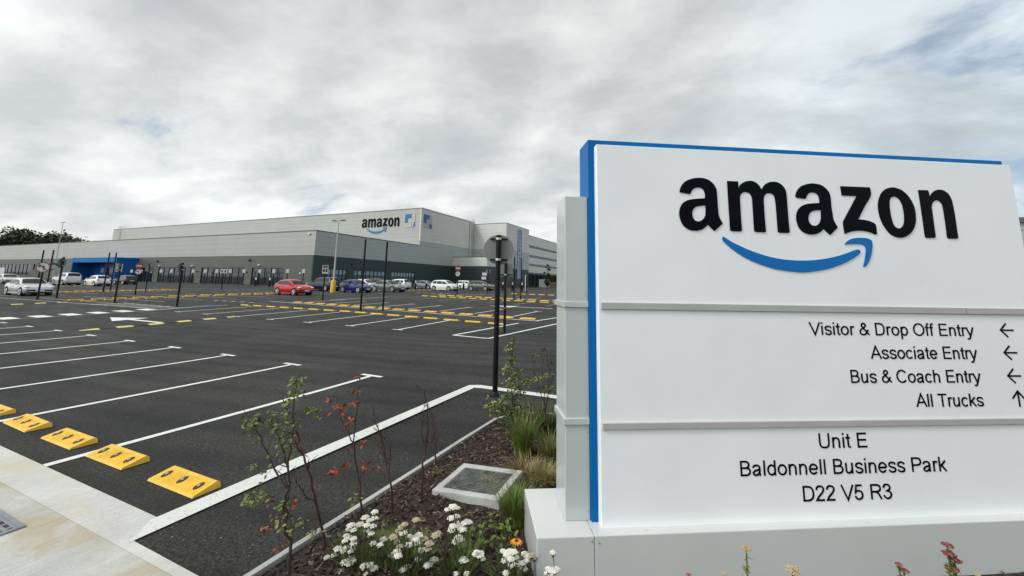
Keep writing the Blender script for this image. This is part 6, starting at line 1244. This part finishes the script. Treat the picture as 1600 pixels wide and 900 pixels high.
# broad leaved seedlings and the orange flower
t = thing('orange_flower', 'single orange daisy beside the plinth corner', 'flower', (-1.30, 2.98, bed_z(-1.30, 2.98)))
b = Vector(t.location); c = on_ray(806.8, 845, b)-b
mb = MB(); mb.tube([(0, 0, -.02), c*.5+Vector((.01, 0, .02)), c], [.004, .0035, .003], 6); mb.build('stem', M_STEM, t)
mb = MB()
for k in range(14):
    a = 2*math.pi*k/14; d = Vector((math.cos(a), math.sin(a), 0)); s = Vector((-d.y, d.x, 0)); z = Vector((0, 0, 1))
    mb.add([c+d*.008, c+d*.028+s*.0075-z*.002, c+d*.050-z*.010, c+d*.028-s*.0075-z*.002], [(0, 1, 2, 3)])
mb.build('petals', mat('orange_petal', (.75, .26, .01), .6, var=.1, vscale=30), t, fix=False); mb = MB(); mb.ball(c+Vector((0, 0, .003)), (.011, .011, .010), 10); mb.build('flower_centre', mat('brown_centre', (.05, .02, .008), .8), t)
def seedling(label, x, y, n, h):
    t = thing('broad_leaved_plant', label, 'plant', (x, y, bed_z(x, y)), 0, 'broad leaved plants in the mulch'); mb = MB(); lv = MB()
    for k in range(n):
        a = random.uniform(0, 6.28); r = random.uniform(.02, .10); p = Vector((math.cos(a)*r, math.sin(a)*r, h*random.uniform(.3, 1))); mb.tube([(0, 0, -.01), p*.6, p], [.003, .0025, .002], 5)
        for j in range(3): leaf(lv, p, .048, 0, up=.3)
    mb.build('stems', M_STEM, t); lv.build('leaves', [M_LEAF, M_LEAF_Y], t, fix=False)
for k, (px, py, lb) in enumerate(((735, 862, 'broad leaved plant beside the slender yarrow'), (752, 848, 'broad leaved plant right of the slender yarrow'), (780, 858, 'broad leaved plant left of the orange daisy'), (792, 850, 'broad leaved plant behind the orange daisy'), (775, 835, 'small broad leaved plant before the chamber corner'))):
    d = ray(px, py); q = Vector((0, 0, CAM_H))+d*((CAM_H-.05)/-d.z); seedling(lb, q.x, q.y, 5, .12)
# stonecrop heads in front of the plinth
M_OCHRE = mat('ochre_flower', (.38, .26, .07), .85, col2=(.55, .42, .16), vscale=60, bump=.4, bscale=200); M_DPINK = mat('dusky_pink_flower', (.16, .03, .04), .85, col2=(.36, .12, .12), vscale=50, bump=.4, bscale=200); M_TAN = mat('tan_flower', (.42, .31, .15), .85, col2=(.58, .47, .28), vscale=60, bump=.4, bscale=200)
def stonecrop(label, px, tops, petal, hs, leaves=True):
    s_n = SIGN_O+SN*.28; v = ray(px, 890); k = s_n.dot(SN)/Vector((v.x, v.y, 0)).dot(SN); q = v*k; base = Vector((q.x, q.y, 0)); base.z = bed_z(base.x, base.y)
    t = thing('stonecrop_plant', label, 'flowering plant', base, 0, 'stonecrops along the plinth'); st = MB(); lv = MB()
    for (a, b_, r) in tops:
        c = at_depth(a, b_, depth_of(base+Vector((0, 0, .2))))-base
        st.tube([(c.x*.3, c.y*.3, -.02), (c.x*.7, c.y*.7, c.z*.5), c], [.006, .005, .004], 6); m = MB()
        for j in range(38):
            w = j*2.4; rr = r*math.sqrt((j+.5)/38); m.ball(c+Vector((math.cos(w)*rr, math.sin(w)*rr, r*.35*(1-(rr/r)**2)+random.gauss(0, r*.10))), (r*.17, r*.17, r*.17), 6)
        m.build('flower_head', petal, t, fix=False)
        for j in range(16):
            f = random.uniform(.25, .9); leaf(lv, Vector((c.x*f, c.y*f, c.z*f)), .035, random.choice((0, 1)), up=.4)
    st.build('stems', M_STEM, t); lv.build('leaves', [M_LEAF, M_LEAF_Y], t, fix=False)
stonecrop('stonecrop with one ochre flower head before the plinth', 1166, [(1166, 858, .026)], M_OCHRE, .02)
stonecrop('stonecrop with a broad tan flower head before the plinth', 1238, [(1238, 891, .040)], M_TAN, .03)
stonecrop('low tan stonecrop just showing at the bottom of the photo', 1132, [(1132, 897, .016)], M_TAN, .02)
stonecrop('low red stonecrop just showing at the bottom of the photo', 1076, [(1076, 898, .014)], mat('coral_flower', (.42, .10, .06), .8, var=.2, vscale=40), .02)
stonecrop('small dusky pink stonecrop before the plinth', 1412, [(1404, 882, .020), (1412, 892, .028)], M_DPINK, .02)
stonecrop('tall dusky pink stonecrop at the right end of the plinth', 1486, [(1480, 852, .030), (1483, 866, .036), (1492, 876, .034), (1487, 888, .034)], M_DPINK, .02)
stonecrop('pale stonecrop at the right bottom corner', 1528, [(1528, 899, .018)], M_TAN, .02)

# ------------------------------------------------------------------ concrete chamber with its cover, drain grate
ch = thing('access_chamber', 'tilted square concrete chamber with a patterned metal cover in the bark', 'chamber', (-2.07, 3.86, .048), R(4))
ch.rotation_euler = (R(-1.5), R(-2.5), R(5))
mb = MB(); a, b = .335, .335; z0, z1 = -.16, .05
for x0, x1, y0, y1 in ((-a, a, -b, -.255), (-a, a, .245, b), (-a, -.265, -.254, .244), (.265, a, -.254, .244)): mb.bevbox(x0, x1, y0, y1, z0, z1, .007)
mb.build('concrete_frame', M_CHAMBER, ch)
M_COVER = mat('weathered_cover', (.055, .055, .05), .5, metal=.3, col2=(.20, .20, .185), vscale=14, bump=.4, bscale=60)
mb = MB(); mb.box(-.264, .264, -.253, .243, z0, z1-.008)
for i in range(17):
    for j in range(16):
        x, y = -.24+.03*i, -.23+.03*j; s = 1 if (i+j) % 2 else -1; M = Matrix.Translation((x, y, z1-.008)) @ Matrix.Rotation(R(45*s), 4, 'Z'); mb.box(-.0125, .0125, -.004, .004, 0, .005, 0, M)
mb.build('cover', M_COVER, ch)
random.seed(9); mb = MB()
for k in range(70):
    x, y = random.gauss(.10, .07), random.gauss(.02, .05); aa = random.uniform(0, 6.28); l = random.uniform(.02, .06); d = Vector((math.cos(aa), math.sin(aa), random.uniform(0, .3)))*l; s = Vector((-d.y, d.x, 0)).normalized()*.003; p = Vector((x, y, z1+.002)); mb.add([p-s, p+s, p+d+Vector((0, 0, .012))], [(0, 1, 2)])
mb.build('weeds', M_LEAF_Y, ch, fix=False)
M_GRATE = mat('grey_grate', (.24, .25, .28), .5, metal=.4, var=.15, vscale=8)
gr = thing('drain_grate', 'grey metal drain grate with slots set in the concrete path', 'drain grate', (-5.30, 1.385, .0125))
mb = MB(); mb.box(-.28, .28, -.28, .29, -.02, .004); mb.build('recess', M_HOLE, gr)
mb = MB()
for x0, x1, y0, y1 in ((-.31, .31, -.31, -.275), (-.31, .31, .285, .32), (-.31, -.275, -.274, .284), (.275, .31, -.274, .284)): mb.box(x0, x1, y0, y1, -.02, .008)
for k in range(11): mb.box(-.272, .272, -.262+.052*k, -.238+.052*k, -.01, .009)
for k in range(6): mb.box(-.25+.095*k, -.225+.095*k, -.274, .284, -.01, .0075)
mb.build('grid', M_GRATE, gr)

# ------------------------------------------------------------------ dark trees behind the roof, small tree by the docks, hill
M_CROWN = leaf_mat('crown_leaf', (.016, .030, .010), (.040, .060, .020)); M_CROWN2 = leaf_mat('crown_leaf_pale', (.035, .055, .018), (.07, .09, .035)); M_TRUNK = mat('trunk', (.05, .04, .03), .9, var=.3, vscale=3)  # second crown tone is paler, mixed in at random
def tree(name, label, x, y, z, h, w, n=900, ls=1.0, low=.30, group=None, tr=.35):
    t = thing(name, label, 'tree', (x, y, z), 0, group); mb = MB(); lf = MB(); clumps = []
    mb.tube([(0, 0, -1), (.2, .1, h*.3), (0, 0, h*.6), (.1, 0, h*.9)], [tr*1.2, tr, tr*.6, tr*.15], 8)
    for k in range(26):
        a = random.uniform(0, 6.28); f = random.uniform(low, .97); r = w*.5*(math.sin(math.pi*min(.98, (f-low*.6)/(1.03-low*.6)))**.6)*random.uniform(.35, 1.0)
        c = Vector((math.cos(a)*r, math.sin(a)*r, h*f)); clumps.append((c, w*random.uniform(.12, .22))); mb.tube([(0, 0, h*max(.2, f-.25)), c*.6+Vector((0, 0, h*.05)), c], [tr*.4, tr*.25, tr*.08], 5)
    for i in range(n):
        c, r = random.choice(clumps); d = Vector((random.gauss(0, 1), random.gauss(0, 1), random.gauss(0, .75))).normalized()*r*random.uniform(.5, 1.1); p = c+d
        u = Vector((random.gauss(0, 1), random.gauss(0, 1), random.gauss(0, .6))).normalized(); v = u.cross(Vector((random.gauss(0, 1), random.gauss(0, 1), random.gauss(0, 1)))).normalized(); s = ls*random.uniform(.4, 1.0)
        lf.add([p-u*s, p+v*s*.5, p+u*s, p-v*s*.5], [(0, 1, 2, 3)], 1 if random.random() < .3 else 0)
    mb.build('trunk', M_TRUNK, t); lf.build('crown', [M_CROWN, M_CROWN2], t, fix=False); return t
random.seed(14)
def far_tree(px, top_py, dist, w, label, n=1000):
    d = ray(px, top_py); k = dist/math.hypot(d.x, d.y); h = CAM_H+d.z*k; tree('dark_tree', label, d.x*k, d.y*k, 0, h, w*1.15, n*3, .95, .3, 'dark trees behind the warehouse roof')
far_tree(-6, 372, 330, 16, 'dark tree behind the roof, cut by the left edge of the photo'); far_tree(14, 371, 300, 14, 'low dark tree at the left end of the tree group behind the roof')
far_tree(31, 360.5, 310, 17, 'tallest dark tree of the group behind the roof, left of the lamp post', 1400); far_tree(46, 366, 300, 16, 'dark tree between the tallest tree and the lamp post', 1200)
far_tree(66, 368, 305, 15, 'dark tree left of the lamp post top, behind the roof', 1000); far_tree(84, 367, 300, 15, 'dark rounded tree right behind the lamp post'); far_tree(100, 366.5, 310, 17, 'dark rounded tree right of the lamp post', 1300); far_tree(110, 371, 305, 10, 'small dark tree at the right end of the tree group')
tree('small_tree', 'small dark conical tree before the loading docks', -34.5, 96, .65, 6.0, 1.7, 900, .28, .08, None, .09)
mb = MB(); pts = []
for i in range(41):
    a = R(-84+i*1.0); r = 900; h = 30+16*math.sin(i*.13+.4)+3*math.sin(i*.6); pts.append((math.sin(a)*r, math.cos(a)*r, h, math.sin(a)*1500, math.cos(a)*1500))
vs = []
for x, y, h, X, Y in pts: vs += [(x*.8, y*.8, -2), (x, y, h), (X, Y, -2)]
mb.add(vs, [(3*i+k, 3*i+k+1, 3*i+k+4, 3*i+k+3) for i in range(40) for k in range(2)], 0, True); struct(mb, 'hill', mat('far_hill', (.035, .05, .03), .95, var=.3, vscale=.02))
# scattered grit and fallen leaves on the near asphalt and path
random.seed(77); mb = MB()
for k in range(110):
    x = random.uniform(-4.0, -2.95); y = random.uniform(2.1, 7.0)
    if random.random() < .35: x, y = random.uniform(-12, -3), random.uniform(1.2, 9)
    r = random.uniform(.002, .006); mb.ball((x, y, zg(x, y)+.012+(.0 if y > 2.2 else .004)), (r, r*random.uniform(.6, 1), r*.5), 5)
mb.build('grit', [mat('grit_stone', (.20, .19, .17), .9, col2=(.5, .48, .44), vscale=60)], fix=False, kind='stuff')
